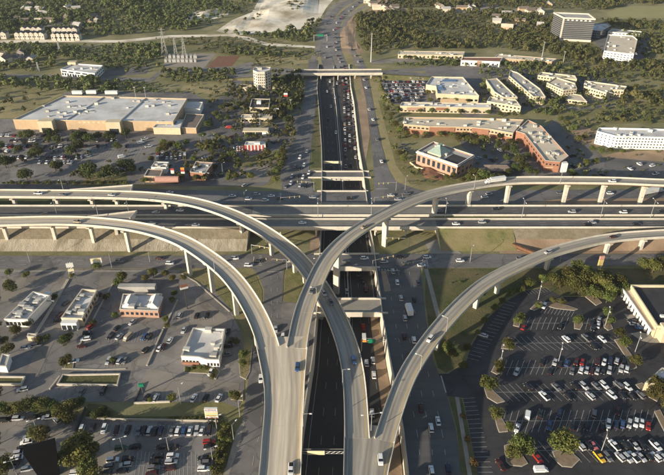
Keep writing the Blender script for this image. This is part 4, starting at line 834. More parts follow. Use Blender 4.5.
# scattered roofs in the far woods
rr = random.Random(4)
for (xa, xb, ya, yb, n, lab) in ((5, 100, 6, 27, 22, 'small pale roofed house among the far left woods'), (0, 34, 55, 64, 6, 'small house by the car park in the far left scrub'), (366, 400, 3, 13, 9, 'pale building beyond the big wood by the motorway'), (440, 500, 3, 14, 7, 'pale roofed building on the far side of the big wood'), (496, 556, 6, 30, 11, 'low pale building in the woods left of the dark tower')):
    for k in range(n):
        x, y = rr.uniform(xa, xb), rr.uniform(ya, yb); house(x, y, rr.uniform(6, 10), rr.uniform(7, 14), rr.uniform(3, 4.4), rr.choice(['concrete', 'roof_tan', 'wall_tan']), rr.choice(['roof_grey', 'roof_tan', 'roof_brown', 'roof_brown']), lab, lab.replace('small ', '') + 's', rr.uniform(-.4, .4) + (R(90) if rr.random() < .4 else 0))
# store at the right edge
r, b, poly, h = building('corner_store', 'cream store with arcade front at the right edge of the dark car park', [(657.5, 326), (800, 331), (800, 285.5), (631, 285)], 7, 'wall_cream', 'roof_dark', 1.2, units=7, cat='store', trim='wall_cream', umat='white')
a0, a1 = P(622.6, 288, 4.6), P(651.5, 330, 4.6); a0.z = a1.z = 0; dd = (a1 - a0); dd.normalize(); ang = math.atan2(dd.y, dd.x); nl = Vector((dd.y, -dd.x, 0))
L_ = (a1 - a0).length
mid = (a0 + a1) / 2; off = 2.6
MB(b).box((mid.x - nl.x * 2.0, mid.y - nl.y * 2.0, 4.2), (L_, 4.4, .5), ang).build('arcade_roof', 'roof_tan', r)
MB(b).box((mid.x + nl.x * .25, mid.y + nl.y * .25, 4.3), (L_, .4, 1.3), ang).build('arcade_fascia', 'wall_white', r)
for k in range(11):
    q = a0 + dd * (L_ * (k + .3) / 11); MB(b).box((q.x - nl.x * .35, q.y - nl.y * .35, 1.95), (.9, .7, 3.9), ang).build('column', 'wall_white', r)
q = P(668, 343); MB(b).box((q.x + 2, q.y + 2.2, 3.9), (11, 4.5, 7.8)).build('entrance_block', 'wall_cream', r)
MB(b).box((q.x + 2, q.y - .1, 1.9), (7, .3, 3.4)).build('entrance_glazing', G, r)
building('corner_shop', 'grey white roofed building cut by the right edge below the store', [(645, 383), (700, 388), (700, 372), (662, 368)], 5, 'wall_cream', 'roof_white', .6, units=3, cat='shop')
patch('store_pavement', [(631, 334), (639, 332), (655, 336), (700, 338), (700, 344), (650, 343), (641, 341)], 'walk')
patch('store_pavement', [(624, 314), (628, 315), (640, 314), (640, 317), (628, 319.5)], 'walk')

# ------------------------------------------------------------------ car park islands and stall lines
ISL = [0]
def island(pts, m='mulch', hgt=.15):
    poly = pxpoly(pts); ISL[0] += 1; mb = MB(); inn = inset(poly, .3)
    hgt += LAYER[0]; mb.prism(poly, 0, hgt, 0); mb.add([(p[0], p[1], hgt + .02) for p in inn], [tuple(range(len(inn)))], 1)
    o = mb.build('kerb_island', ['kerb', m]); o['kind'] = 'structure'
for p_ in ([(513, 326), (514, 321), (522, 314), (526, 314.5), (521, 322), (519, 327.5)], [(501, 349), (502, 345), (509, 338), (512, 339), (509, 345), (513, 350)], [(491, 372), (494, 366), (500, 358), (503, 358), (500, 368), (502, 373), (497, 375)],
           [(487, 398), (483, 386), (488, 384), (494, 392), (505, 402), (497, 404)], [(497, 428), (494, 416), (499, 414), (505, 424), (508, 432), (499, 433)], [(506, 462), (504, 446), (512, 443), (520, 452), (528, 464), (522, 467), (510, 466)],
           [(530, 309), (534, 305), (541, 302), (545, 304), (541, 308), (534, 311)], [(574, 329), (574, 322), (581, 320), (583, 325), (580, 330)], [(543, 303), (552, 302), (568, 306), (578, 309.5), (574, 311), (556, 309), (545, 306)], [(604, 328), (602, 320), (608, 318), (613, 329), (608, 331)],
           [(614, 340), (620, 339), (632, 356), (637, 368), (630, 371), (626, 358)], [(635, 385), (642, 383), (660, 396), (657, 402), (646, 396)], [(654, 412), (660, 410), (670, 430), (664, 432)], [(556, 462), (552, 452), (566, 448), (580, 460), (572, 468), (562, 467)], [(585, 297), (592, 293), (602, 303), (596, 306)], [(556, 300), (562, 297), (566, 301), (560, 303)]):
    island(p_)
for p_ in ([(66, 361), (64, 369), (73, 370), (74, 362)], [(184, 368), (215, 366), (220, 372), (216, 380), (206, 374), (184, 373)], [(231, 400), (233, 392), (243, 391), (243, 401)], [(240, 377), (238, 355), (246, 352), (252, 350), (250, 372), (246, 380)]):
    island(p_, 'grass')
def stall_rows(name, a, b, up, dn, n, close=True, w=.065):
    """a, b: ends of the middle line in the photo; up/dn: where the first and last stall line end above/below it ((x,y),(x,y))"""
    a, b = P(*a), P(*b); mb = MB(); z = LAYER[0] + .02
    def ln(p, q):
        d = (q - p); d.z = 0; d.normalize(); k = Vector((-d.y, d.x, 0)) * w
        mb.add([Vector((v.x, v.y, z)) for v in (p - k, q - k, q + k, p + k)], [(0, 1, 2, 3)])
    if close: ln(a, b)
    for side in (up, dn):
        if side is None: continue
        e0, e1 = P(*side[0]), P(*side[1])
        for i in range(n + 1): t = i / n; ln(a.lerp(b, t), e0.lerp(e1, t))
    o = mb.build('stall_markings', 'line'); o['kind'] = 'structure'
stall_rows('a', (527, 323.5), (566, 323.5), ((530, 317.5), (568.5, 317.5)), ((525, 330), (563.5, 330)), 7)
stall_rows('a2', (582, 323.5), (592, 323.5), ((583.5, 318), (594, 318)), ((580.5, 330), (590, 330)), 2)
stall_rows('b', (514, 343.5), (622, 342.5), ((508, 337), (614, 336)), ((524, 351), (631, 349)), 17)
stall_rows('c', (504, 368), (632, 367.5), ((507, 360.5), (634, 360.5)), ((501, 375), (629, 375)), 22)
stall_rows('d', (496, 392.5), (636, 392), ((488, 384), (626, 384)), ((506, 402), (645, 400.5)), 20)
stall_rows('e', (503, 421.5), (652, 420.5), ((506, 411), (655, 410)), ((499, 433), (648, 431)), 23)
stall_rows('f', (530, 451), (700, 450), ((522, 441), (690, 441)), ((541, 463), (712, 462)), 21)
stall_rows('w', (462.5, 399), (479, 478), None, ((475, 398), (494, 478)), 17, False)
stall_rows('n', (467, 358), (506, 301.5), None, ((479, 361), (516, 304)), 18, False)
stall_rows('t', (524, 291), (546, 288), None, ((529, 295), (551, 292)), 7, False)
stall_rows('t2', (545, 306), (574, 312), None, ((541, 313), (571, 317)), 9, False)
stall_rows('s', (634, 296), (641, 309), None, ((624, 297), (630, 310)), 4, False)
stall_rows('p', (100, 436), (216, 437), ((104, 425), (217, 425)), None, 26, False, .07)
stall_rows('l1', (104, 368.5), (130, 368), ((108, 357), (133, 357)), None, 8, False, .06)
stall_rows('l2', (108, 343), (155, 342), ((112, 332), (158, 331)), None, 16, False, .06)
stall_rows('l3', (150, 403), (226, 402), ((152, 393), (226, 393)), None, 20, False, .06)
stall_rows('l4', (172, 321), (214, 322), ((174, 312), (213, 313)), None, 14, False, .06)
stall_rows('l5', (136, 466), (216, 468), ((138, 452), (215, 454)), ((134, 480), (217, 482)), 20, True, .06)
stall_rows('q', (0, 150), (140, 152), ((4, 146), (142, 148)), ((-4, 155), (137, 157)), 44, True, .08)

# ------------------------------------------------------------------ trees
def crown_mesh(seed, nl, nq, q, rad=(1, 1, .85), m='leaf'):
    rs = np.random.default_rng(seed); V = []
    lob = []
    for k in range(nl):
        a = rs.uniform(0, 2 * math.pi); d = rs.uniform(.2, .62) if k else 0; lob.append((math.cos(a) * d, math.sin(a) * d, rs.uniform(-.25, .45) * (1 - d * .5), rs.uniform(.34, .56)))
    for (x, y, z, r) in lob:
        for _ in range(nq):
            v = rs.normal(size=3); v /= np.linalg.norm(v); c = np.array((x, y, z)) + v * r * rs.uniform(.72, 1.06)
            nn = v + rs.normal(size=3) * .5; nn /= np.linalg.norm(nn); u = np.cross(nn, rs.normal(size=3)); u /= np.linalg.norm(u); w_ = np.cross(nn, u); s = q * rs.uniform(.6, 1.3)
            c = c * np.array(rad)
            V += [c - u * s - w_ * s * .7, c + u * s - w_ * s * .7, c + u * s * .8 + w_ * s * .8, c - u * s * .8 + w_ * s * .7]
    Fc = [(4 * i, 4 * i + 1, 4 * i + 2, 4 * i + 3) for i in range(len(V) // 4)]
    return mesh('crown', V, Fc, m)
def trunk_mesh(seed):
    rs = random.Random(seed); mb = MB(); mb.tube((0, 0, -.15), (.03, 0, .55), .06, .045, 7); 
    for k in range(4):
        a = rs.uniform(0, 6.28); mb.tube((.03, 0, .5), (math.cos(a) * .3, math.sin(a) * .3, .95 + rs.uniform(-.1, .2)), .032, .012, 5)
    return mb.mesh('trunk', 'bark')
CROWNS = {'leaf': [crown_mesh(s, 10, 170, .055, m='leaf') for s in range(5)], 'leaf_dark': [crown_mesh(20 + s, 10, 170, .055, m='leaf_dark') for s in range(4)], 'leaf_gold': [crown_mesh(40 + s, 6, 80, .085, m='leaf_gold') for s in range(2)]}
SHRUBS = [crown_mesh(60 + s, 6, 60, .10, (1, 1, .75), 'leaf') for s in range(3)]
TRUNKS = [trunk_mesh(s) for s in range(3)]
NT = [0]
def tree(px, py, r, lab, group, m='leaf', hk=1.0, z=0.0):
    q = P(px, py, z); NT[0] += 1; rs = random.Random(NT[0])
    r *= 1.25 if 'huge store' in lab else 1.0
    t = thing('tree', lab, 'tree', q, rs.uniform(0, 6.28), group, (r * 1.12, r * 1.12, r * hk * 1.08))
    k = rs.randrange(len(CROWNS[m])); link('trunk', TRUNKS[NT[0] % 3], t); link('crown', CROWNS[m][k], t, (0, 0, 1.0))
def shrub(px, py, r, lab, group, m=None, z=0.0):
    q = P(px, py, z); NT[0] += 1; rs = random.Random(NT[0])
    me = CROWNS['leaf_gold'][NT[0] % 2] if m == 'leaf_gold' else SHRUBS[NT[0] % 3]
    o = link('shrub', me, None, (q.x, q.y, q.z + r * .5), rs.uniform(0, 6.28), (r, r, r * .85)); tag(o, lab, 'shrub', group)
def trees(lst, lab, group, m='leaf', hk=1.0, rdef=4.0):
    for e in lst: tree(e[0], e[1], e[2] if len(e) > 2 else rdef, lab, group, m, hk)
def shrubs(lst, lab, group, rdef=1.8, m=None):
    for e in lst: shrub(e[0], e[1], e[2] if len(e) > 2 else rdef, lab, group, m)
trees([(576, 272, 3.6), (566, 280, 4), (553, 285, 3.5), (586, 287, 4.8), (600, 290, 5), (578, 294, 4), (609, 297, 4.2), (593, 300, 4.2), (602, 283, 4), (617, 287, 4), (560, 288, 3.6), (620, 294, 3.5), (587, 278, 3.6), (606, 303, 3.6), (571, 289, 4.5), (543, 284, 3)], 'olive tree in the clump above the dark car park', 'tree clump above the dark car park')
trees([(643, 271, 4), (652, 273, 4.4), (661, 271, 4.2), (668, 274, 4)], 'green tree at the right edge beside the cross street', 'trees at the right edge by the cross street')
trees([(521, 321, 2.4), (517, 325, 2.4), (507, 346, 2.3), (508.5, 350, 2.4), (499, 369, 2.3), (498, 373, 2.2), (538, 309, 2), (577.5, 325, 2.6), (553, 304, 2), (561, 305, 2.), (606, 316, 2.3), (610, 325, 2.3), (618, 337, 2.8), (623, 347, 2.8), (634, 365, 3), (488, 391, 3.6), (495, 418, 2.8), (508, 430, 2.0), (655, 392, 4.0), (652, 399, 3.2), (664, 402, 3.5), (669, 418, 4)], 'young tree on a kerbed island in the dark car park', 'island trees in the dark car park')
trees([(519, 452, 4.2), (513, 458, 3.2), (526, 455, 3)], 'bushy tree on the lowest tan car park island', 'trees on the tan island')
trees([(560, 455, 5.6)], 'largest rounded tree in the dark car park, on a pale island', None)
shrubs([(463, 418, 1.6), (467, 440, 1.9), (472, 464, 2.3)], 'golden brown bush beside the footpath along the dark car park', 'golden bushes by the footpath', m='leaf_gold')
trees([(448, 354, 2.8), (452, 358, 2.6), (446, 349, 2.2)], 'small bushy tree inside the curve of the narrow flyover', 'trees inside the narrow flyover curve')
trees([(494, 311, 2.2), (510, 296, 2.2), (484, 324, 1.9), (467, 351, 1.8), (502, 304, 1.8), (463, 369, 2.2), (478, 335, 1.5), (528, 288, 3), (520, 293, 2.2)], 'small verge tree at the dark car park edge', 'verge trees by the dark car park')
# lower left
trees([(80, 460, 5.8), (72, 466, 4.6), (88, 462, 4.4), (84, 448, 3.8), (94, 456, 3), (90, 476, 4)], 'broad tree in the large clump of the lower left car park', 'tree clump in the lower left car park')
trees([(43, 441, 3.3), (36, 437, 2.6)], 'low tree behind the lamp in the lower left car park', 'low trees behind the lamp')
trees([(45.5, 410, 3.3), (4, 415, 3.2), (23, 413, 3), (64, 419, 3.4), (69, 424, 3), (74, 411, 3.2), (60, 414, 2.6), (12, 416, 2.4)], 'rounded tree along the hedge strip above the lower left car park', 'trees along the left hedge strip')
trees([(5, 473, 4), (92, 482, 4)], 'tree cut by the bottom edge at lower left', 'bottom edge trees')
shrubs([(90 + i * 3.1, 415 + (i % 3) * 1.5, 1.5) for i in range(7)], 'shrub in the dark bed beside the slanting wall', 'shrubs in the dark bed')
shrubs([(170 + i * 3.0, 419.5, 1.0) for i in range(16)], 'clipped shrub in the hedge above the row of parked cars', 'hedge above the parked cars')
shrubs([(224 + (i % 3) * 4 - i * .9, 426 + i * 3.6, 1.6 + (i % 2) * .5) for i in range(14)], 'shrub in the bushy strip beside the left service road', 'bushy strip by the left service road')
trees([(12, 292, 3.6), (17, 335, 3), (9, 354, 3), (68, 343, 2.9), (63, 346, 2.2), (93, 326, 1.8), (47, 341, 2), (5, 344, 2.2)], 'dark rounded tree beside the left strip shops', 'trees by the strip shops', 'leaf_dark')
trees([(122, 282, 3.2), (119, 286, 2.6), (153.5, 277, 2.6), (165, 277, 2.2), (27, 278, 2.0), (10, 276, 2.2), (98, 270, 2.4), (146, 281, 2), (173, 281, 2), (184, 280, 1.8), (72, 278, 1.5)], 'small kerb tree along the left cross street', 'kerb trees on the left cross street')
trees([(67, 366, 2.9), (244, 359, 2.4), (237, 401, 2.3), (233, 398, 1.8), (243, 366, 1.8), (173, 401, 1.9), (166, 322, 1.8), (167, 328, 1.5), (151, 402, 1.2), (113, 363, 1.5)], 'small tree on an island in the middle left lots', 'island trees in the middle left lots')
shrubs([(188, 370), (194, 369), (200, 369), (206, 368.5), (212, 371), (213, 378, 2)], 'shrub in the bed before the corner shop', 'shrubs before the corner shop', 1.5)
# upper left
trees([(90, 180, 5.2), (86, 179, 3.6), (111, 180, 4.6), (105, 181, 4), (127, 172, 4.5), (132, 174, 3.4), (56, 171, 3.5), (28, 182, 4.2), (6, 168, 4.4), (39, 157, 3.6), (77, 143, 4), (31, 141, 4.2), (25, 140, 3.2), (57, 145, 3.2), (90, 144, 3.6), (110, 141, 3.6), (127, 138, 3.4), (118, 150, 2.8), (72, 157, 3.6), (78, 152, 4), (52, 138, 3.4), (1, 151, 3.4), (19, 154, 3), (33, 158, 2.6), (60, 170, 2.5), (49, 143, 2.6), (84, 140, 3), (12, 166, 3), (98, 139, 2.6), (36, 156, 3)], 'tree in the car park before the huge store', 'trees in the store car park', 'leaf_dark')
trees([(165, 152, 4), (171, 149, 3.4), (160, 154, 3), (178, 150, 3.4), (164, 146, 3), (152, 162, 2.6), (186, 146, 3), (208, 149, 3.6), (203, 151, 2.6), (211, 154, 3), (214, 146, 3)], 'tree in the planted strip right of the store car park', 'trees right of the store car park')
trees([(209, 129, 4.2), (203, 138, 2.8), (220, 121, 3.4), (227, 109, 3.6), (239, 108, 3.6), (222, 112, 3.4), (233, 112, 3), (216, 117, 3), (228, 121, 2.8), (246, 112, 2.6), (240, 96, 3), (244, 90, 3), (234, 92, 2.6), (228, 98, 3), (247, 104, 2.4), (275, 104, 3), (280, 110, 2.6), (283, 118, 3.4), (287, 124, 3.8), (289, 131, 3.4), (286, 136, 3), (272, 112, 2.6)], 'tree among the low shops below the cream tower', 'trees among the shops below the tower', 'leaf_dark')
trees([(238, 164, 2.8), (267, 157, 3.2), (263, 159, 2.6), (280, 161, 3.4), (277, 175, 3.2), (281, 168, 3), (283, 155, 2.8), (235.5, 180, 3), (251.5, 180, 3), (229, 182, 2.6), (251, 168, 1.8), (232, 158, 3), (240, 143, 2.4), (247, 139, 2.4), (256, 139, 2.2), (195, 163, 3), (215, 170, 2.4), (197, 181, 2.6), (225, 160, 2.6), (276, 183, 2.6), (145, 184, 2.6), (181, 180, 2.8)], 'tree around the tan forecourt left of the motorway', 'trees around the tan forecourt')
shrubs([(4 + i * 4.2, 183.5 + (i % 2) * .6, 1.3 + (i % 3) * .4) for i in range(30)], 'shrub in the hedge below the store car park', 'hedge below the store car park')
# upper right
trees([(400, 134, 3.6), (395, 128, 3), (406, 137, 2.8), (399, 157, 3), (404, 163, 2.8), (391, 118, 3), (416, 140, 2.6), (425, 137, 2.4), (440, 137, 2.6), (458, 142, 3.4), (452, 138, 2.6), (468, 142, 3), (476, 146, 3), (484, 142, 3), (464, 138, 2.4)], 'tree between the long brick wing and the green roofed building', 'trees before the brick wing')
trees([(446, 181, 2.6), (452, 179, 2.4), (473, 178, 4), (468, 182, 3.2), (483, 182, 4.6), (478, 184, 3.6), (491, 183, 3.6), (462, 183, 2.4), (500, 182, 3.2)], 'olive tree between the green roofed building and the highest flyover', 'trees behind the highest flyover')
trees([(519, 165, 4.4), (514, 155, 4), (510, 146, 3.6), (523, 172, 4), (529, 175, 3.4), (505, 152, 3.4), (535, 176, 3), (515, 172, 3.4), (507, 162, 3), (498, 148, 3), (500, 140, 3), (527, 160, 3), (508, 176, 3)], 'dark tree in the courtyard of the angled brick wing', 'courtyard trees', 'leaf_dark')
trees([(578, 143, 3.4), (584, 140, 2.6), (573, 132, 3), (566, 126, 3), (592, 152, 2.6), (600, 154, 2.6), (610, 153, 2.4), (622, 154, 2.2), (585, 166, 3), (570, 176, 2.8), (596, 164, 2.4), (560, 122, 2.6)], 'small tree between the angled brick wing and the white hotel', 'trees before the white hotel')
trees([(386, 112, 2.6), (384, 104, 2.4), (398, 112, 2.6), (410, 112, 2.4), (420, 113, 2.4), (432, 113, 2.6), (446, 113, 2.4), (460, 114, 2.4), (474, 114, 2.4), (488, 115, 2.6), (430, 103, 2.6), (445, 101, 2.2), (456, 102, 2.2), (468, 103, 2.2), (428, 95, 2.6), (398, 101, 2.4), (500, 117, 2.6)], 'small tree beside the retail row', 'trees beside the retail row')
trees([(30, 410, 3.2), (37, 409, 2.8), (53, 412, 3), (80, 408, 2.6), (97, 418, 2.4), (104, 414, 2.2)], 'dark bushy tree in the left hedge strip', 'trees along the left hedge strip', 'leaf_dark')  # extra trees, added so that their shadows cover more of the lots
trees([(-3, 305, 3), (-4, 330, 3), (-3, 346, 2.8), (-4, 398, 3.2), (-5, 446, 3.6)], 'dark tree cut by the left picture edge', 'trees added for shade at the left edge', 'leaf_dark')  # invented trees on the frame edge, added to throw shadow into the left lots
trees([(30, 327, 2.2), (40, 343, 2), (107, 300, 2), (116, 318, 1.8), (55, 300, 1.8), (175, 296, 1.8), (172, 303, 1.8), (236, 345, 1.8)], 'slim tree between the middle left shops', 'slim trees between the shops')
WOODN = NT[0]
# ------------------------------------------------------------------ woods and scrub that read as one mass
def inside(x, y, poly):
    c = False
    for i in range(len(poly)):
        x1, y1 = poly[i]; x2, y2 = poly[(i + 1) % len(poly)]
        if (y1 > y) != (y2 > y) and x < (x2 - x1) * (y - y1) / (y2 - y1) + x1: c = not c
    return c
def wood(label, polys, m, seed, cat='woodland', nq=18):
    rs = np.random.default_rng(seed); Vs = []
    for pts, sp, (r0, r1) in polys:
        w_ = [P(*p) for p in pts]; pl = [(p.x, p.y) for p in w_]; x0, x1 = min(p[0] for p in pl), max(p[0] for p in pl); y0, y1 = min(p[1] for p in pl), max(p[1] for p in pl)
        y = y0; row = 0
        while y < y1:
            x = x0 + (row % 2) * sp / 2
            while x < x1:
                X, Y = x + rs.uniform(-.42, .42) * sp, y + rs.uniform(-.42, .42) * sp
                f_ = math.sin(X * .021 + 1.3) * math.sin(Y * .017 + X * .006) + .6 * math.sin(X * .055 + Y * .047)
                if inside(X, Y, pl) and rs.random() > .1 - .22 * min(0, f_ + .35):
                    r = rs.uniform(r0, r1) * (1 + .28 * f_) * (1.35 if rs.random() < .08 else 1)
                    for l in range(4):
                        a = rs.uniform(0, 6.28); d = r * (.45 if l else 0); c0 = np.array((X + math.cos(a) * d, Y + math.sin(a) * d, r * (1.05 if l == 0 else rs.uniform(.55, 1.0)))); rl = r * rs.uniform(.42, .62)
                        v = rs.normal(size=(nq, 3)); v[:, 2] = np.abs(v[:, 2]) * 1.1 - .35; v /= np.linalg.norm(v, axis=1)[:, None]
                        c = c0 + v * rl * rs.uniform(.75, 1.08, (nq, 1)); nn = v + rs.normal(size=(nq, 3)) * .45; nn /= np.linalg.norm(nn, axis=1)[:, None]
                        u = np.cross(nn, rs.normal(size=(nq, 3))); u /= np.linalg.norm(u, axis=1)[:, None]; ww_ = np.cross(nn, u); s = rl * .31 * rs.uniform(.65, 1.25, (nq, 1))
                        Vs.append(np.stack([c - u * s - ww_ * s, c + u * s - ww_ * s, c + u * s + ww_ * s, c - u * s + ww_ * s], 1).reshape(-1, 3))
                x += sp
            y += sp * .87; row += 1
    A_ = np.concatenate(Vs); nv = len(A_); nf = nv // 4
    me = bpy.data.meshes.new('woodland'); me.vertices.add(nv); me.vertices.foreach_set('co', A_.astype(np.float32).ravel()); me.loops.add(nv); me.loops.foreach_set('vertex_index', np.arange(nv, dtype=np.int32))
    me.polygons.add(nf); me.polygons.foreach_set('loop_start', np.arange(0, nv, 4, dtype=np.int32)); me.update(calc_edges=True); me.materials.append(M[m])
    o = link('woodland' if cat == 'woodland' else 'scrub', me); o['kind'] = 'stuff'; o['label'] = label; o['category'] = cat
    return nf
B_ = (2.5, 4.3); Sm = (1.8, 3.2)
nf = wood('dense olive woodland covering the far left', [([(-80, -14), (250, -14), (258, 2), (236, 12), (214, 22), (190, 30), (120, 36), (-80, 36)], 7.6, B_), ([(-80, 45), (120, 45), (160, 45), (166, 54), (150, 64), (110, 66), (60, 58), (-80, 54)], 7.2, (2, 3.8)),
    ([(-60, 79), (60, 80), (150, 83), (186, 90), (180, 95), (60, 93), (0, 88), (-60, 96)], 7.5, (2.2, 3.8))], 'leaf_wood', 3)
nf += wood('scrub and hedges around the meadow and clearings', [([(214, 33.5), (262, 34), (312, 30), (318, 40), (300, 44), (262, 38.5)], 7.5, (2.4, 4)), ([(215, 52), (260, 55), (318, 52), (318, 57), (260, 58), (218, 55)], 7.5, (2.2, 3.6)),
    ([(160, 72), (236, 70), (234, 80), (184, 83), (160, 82)], 7.5, (2.2, 3.8)), ([(160, 44), (215, 42), (310, 50), (315, 54), (220, 51)], 13, Sm), ([(-60, 64), (55, 60), (57, 72), (-60, 73)], 9, (2.4, 4)), ([(105, 62), (160, 66), (150, 70), (140, 76), (104, 70)], 8, (2.4, 3.8))], 'leaf_wood', 5, 'scrub')
nf += wood('bushes scattered over the pale quarry', [([(284, 12), (290, 2), (304, 4), (300, 14)], 8, (2, 4)), ([(240, 20), (262, 12), (262, 18), (246, 24)], 9, (1.6, 3)), ([(300, 26), (318, 18), (320, 26), (304, 30)], 8, (2, 3.6)), ([(225, 8), (250, 4), (256, 10), (236, 16)], 9, (2, 3.6))], 'leaf_wood', 21, 'scrub')
nf += wood('dark trees beside the left service road below the far bridge', [([(272, 74), (306, 75), (300, 105), (294, 116), (284, 112), (276, 92)], 6.8, (3, 4.6))], 'leaf_dark', 6)
nf += wood('big olive wood right of the motorway', [([(358, 16), (378, 13), (400, 12), (500, 12), (498, 30), (498, 48), (470, 50), (398, 50), (372, 56), (362, 50), (356, 30)], 7.2, B_), ([(362, -12), (720, -12), (720, 3), (628, 5), (600, 11), (560, 9), (500, 8), (380, 8)], 8, B_),
    ([(498, 12), (556, 16), (556, 44), (590, 50), (600, 54), (560, 57), (530, 53), (498, 50)], 7.4, B_), ([(640, 22), (720, 22), (720, 32), (660, 32), (612, 27), (600, 20)], 8, (2.4, 4.2)), ([(565, 48), (600, 56), (640, 62), (720, 58), (720, 80), (640, 84), (585, 76), (560, 62)], 7, (2.2, 4)), ([(648, 34), (720, 34), (720, 58), (654, 58)], 8, (2.4, 4.2)),
    ([(626, 92), (640, 86), (720, 84), (720, 104), (640, 108), (612, 104)], 8, (2.6, 4.4)), ([(590, 113), (720, 110), (720, 122), (600, 123)], 9, (2, 3.4))], 'leaf_wood', 8)
nf += wood('scrub along streets beyond the retail blocks', [([(398, 57), (455, 58), (470, 64), (440, 66), (410, 62)], 6.4, (1.8, 3)), ([(378, 66), (440, 63), (520, 63), (545, 66), (520, 66), (430, 67)], 7, (1.8, 3)), ([(500, 66), (560, 64), (600, 70), (640, 84), (600, 78), (560, 71), (520, 70)], 9, (2, 3.2)), ([(520, 105), (556, 104), (560, 112), (552, 120), (535, 114)], 7, (2, 3.2)), ([(374, 75), (379, 75), (388, 98), (384, 98)], 6, (1.6, 2.6)), ([(480, 117), (520, 112), (530, 116), (500, 117)], 6.5, (1.8, 3))], 'leaf_wood', 9, 'scrub')
nf += wood('scattered small trees and hedges among the left shops and car parks', [([(160, 156), (215, 140), (300, 100), (296, 138), (282, 176), (180, 184)], 8.5, (1.6, 3.4)), ([(-60, 132), (140, 132), (196, 150), (160, 182), (-60, 182)], 19, (1.3, 2.4)), ([(205, 100), (240, 84), (276, 92), (300, 112), (240, 136), (206, 128)], 7.5, (1.8, 3.6)),
    ([(-60, 90), (60, 94), (20, 116), (-60, 120)], 13, (1.6, 3)), ([(292, 118), (298, 118), (288, 150), (282, 170), (276, 170)], 6, (1.8, 3.2)), ([(312, 95), (316, 95), (320, 140), (318, 168), (313, 160)], 12, (.8, 1.4)), ([(180, 84), (232, 81), (236, 95), (180, 96)], 9, (1.2, 2.6)), ([(250, 57), (305, 57), (308, 66), (250, 68)], 10, (1.2, 2.6)), ([(150, 37), (262, 40), (315, 49), (300, 60), (200, 52)], 10, (1, 2.2))], 'leaf_wood', 12, 'scrub', 10)
nf += wood('scattered small trees and hedges among the right offices', [([(400, 136), (470, 136), (520, 140), (520, 176), (480, 176), (474, 150), (440, 138)], 8.5, (1.8, 3.6)), ([(372, 76), (384, 76), (400, 140), (416, 178), (404, 172), (386, 130)], 9, (1.4, 2.8)), ([(410, 164), (450, 180), (436, 188), (412, 182)], 9, (1, 2.2)), ([(480, 68), (600, 68), (640, 100), (560, 106), (480, 110)], 8.5, (1.6, 3.4)),
    ([(548, 107), (664, 102), (700, 104), (700, 124), (600, 125), (560, 118)], 8.5, (1.4, 3.4)), ([(560, 118), (600, 126), (600, 180), (570, 176), (566, 150)], 8, (1.6, 3.2)), ([(600, 156), (700, 150), (700, 180), (600, 180)], 15, (1.2, 2.4)), ([(425, 272), (540, 270), (505, 298), (464, 352), (440, 366)], 11, (.5, 1.3)), ([(440, 229), (520, 229), (520, 236), (440, 244)], 12, (.4, .9)), ([(600, 22), (720, 22), (720, 60), (640, 60)], 11, (2, 4))], 'leaf_wood', 13, 'scrub', 10)
# ------------------------------------------------------------------ heaps of earth and stone
def relief(name, pts, m, amp, cell, seed, kindn='structure'):
    w_ = [P(*p) for p in pts]; pl = [(p.x, p.y) for p in w_]; x0, x1 = min(p[0] for p in pl), max(p[0] for p in pl); y0, y1 = min(p[1] for p in pl), max(p[1] for p in pl); rs = random.Random(seed)
    bumps = [(rs.uniform(x0, x1), rs.uniform(y0, y1), rs.uniform(2, 7) * cell, rs.uniform(.2, 1) * amp) for _ in range(40)]; nx, ny = int((x1 - x0) / cell) + 1, int((y1 - y0) / cell) + 1; V = []; Fc = []
    for j in range(ny):
        for i in range(nx):
            x, y = x0 + i * cell, y0 + j * cell
            if inside(x, y, pl): d = min(1, min(abs((bx - ax) * (ay - y) - (ax - x) * (by_ - ay)) / math.hypot(bx - ax, by_ - ay) for (ax, ay), (bx, by_) in zip(pl, pl[1:] + pl[:1])) / (4 * cell)); z = .3 * d + d * sum(a * math.exp(-((x - bx) ** 2 + (y - by_) ** 2) / (r * r)) for bx, by_, r, a in bumps) * .6 + rs.uniform(0, .08) * amp * d
            else: z = -.5
            V.append((x, y, z))
    Fc = [(j * nx + i, j * nx + i + 1, (j + 1) * nx + i + 1, (j + 1) * nx + i) for j in range(ny - 1) for i in range(nx - 1)]
    struct(name, V, Fc, m)
relief('quarry_spoil', [(222, 30), (236, 20), (256, 12), (264, 0), (300, -4), (320, 0), (318, 18), (300, 27), (262, 31)], 'quarry', 3, 5, 1)
relief('quarry_spoil', [(184, 21), (192, 13), (214, 9), (228, 11), (210, 19)], 'quarry', .9, 4, 2)
relief('earth_heaps', [(340, 48), (339, 34), (344, 24), (354, 16), (356, 26), (355, 38), (362, 50)], 'dirt', .9, 2.5, 3)
relief('earth_heaps', [(418, 166), (432, 167), (448, 175), (444, 181), (424, 178)], 'dirt_red', .5, 1.2, 5)
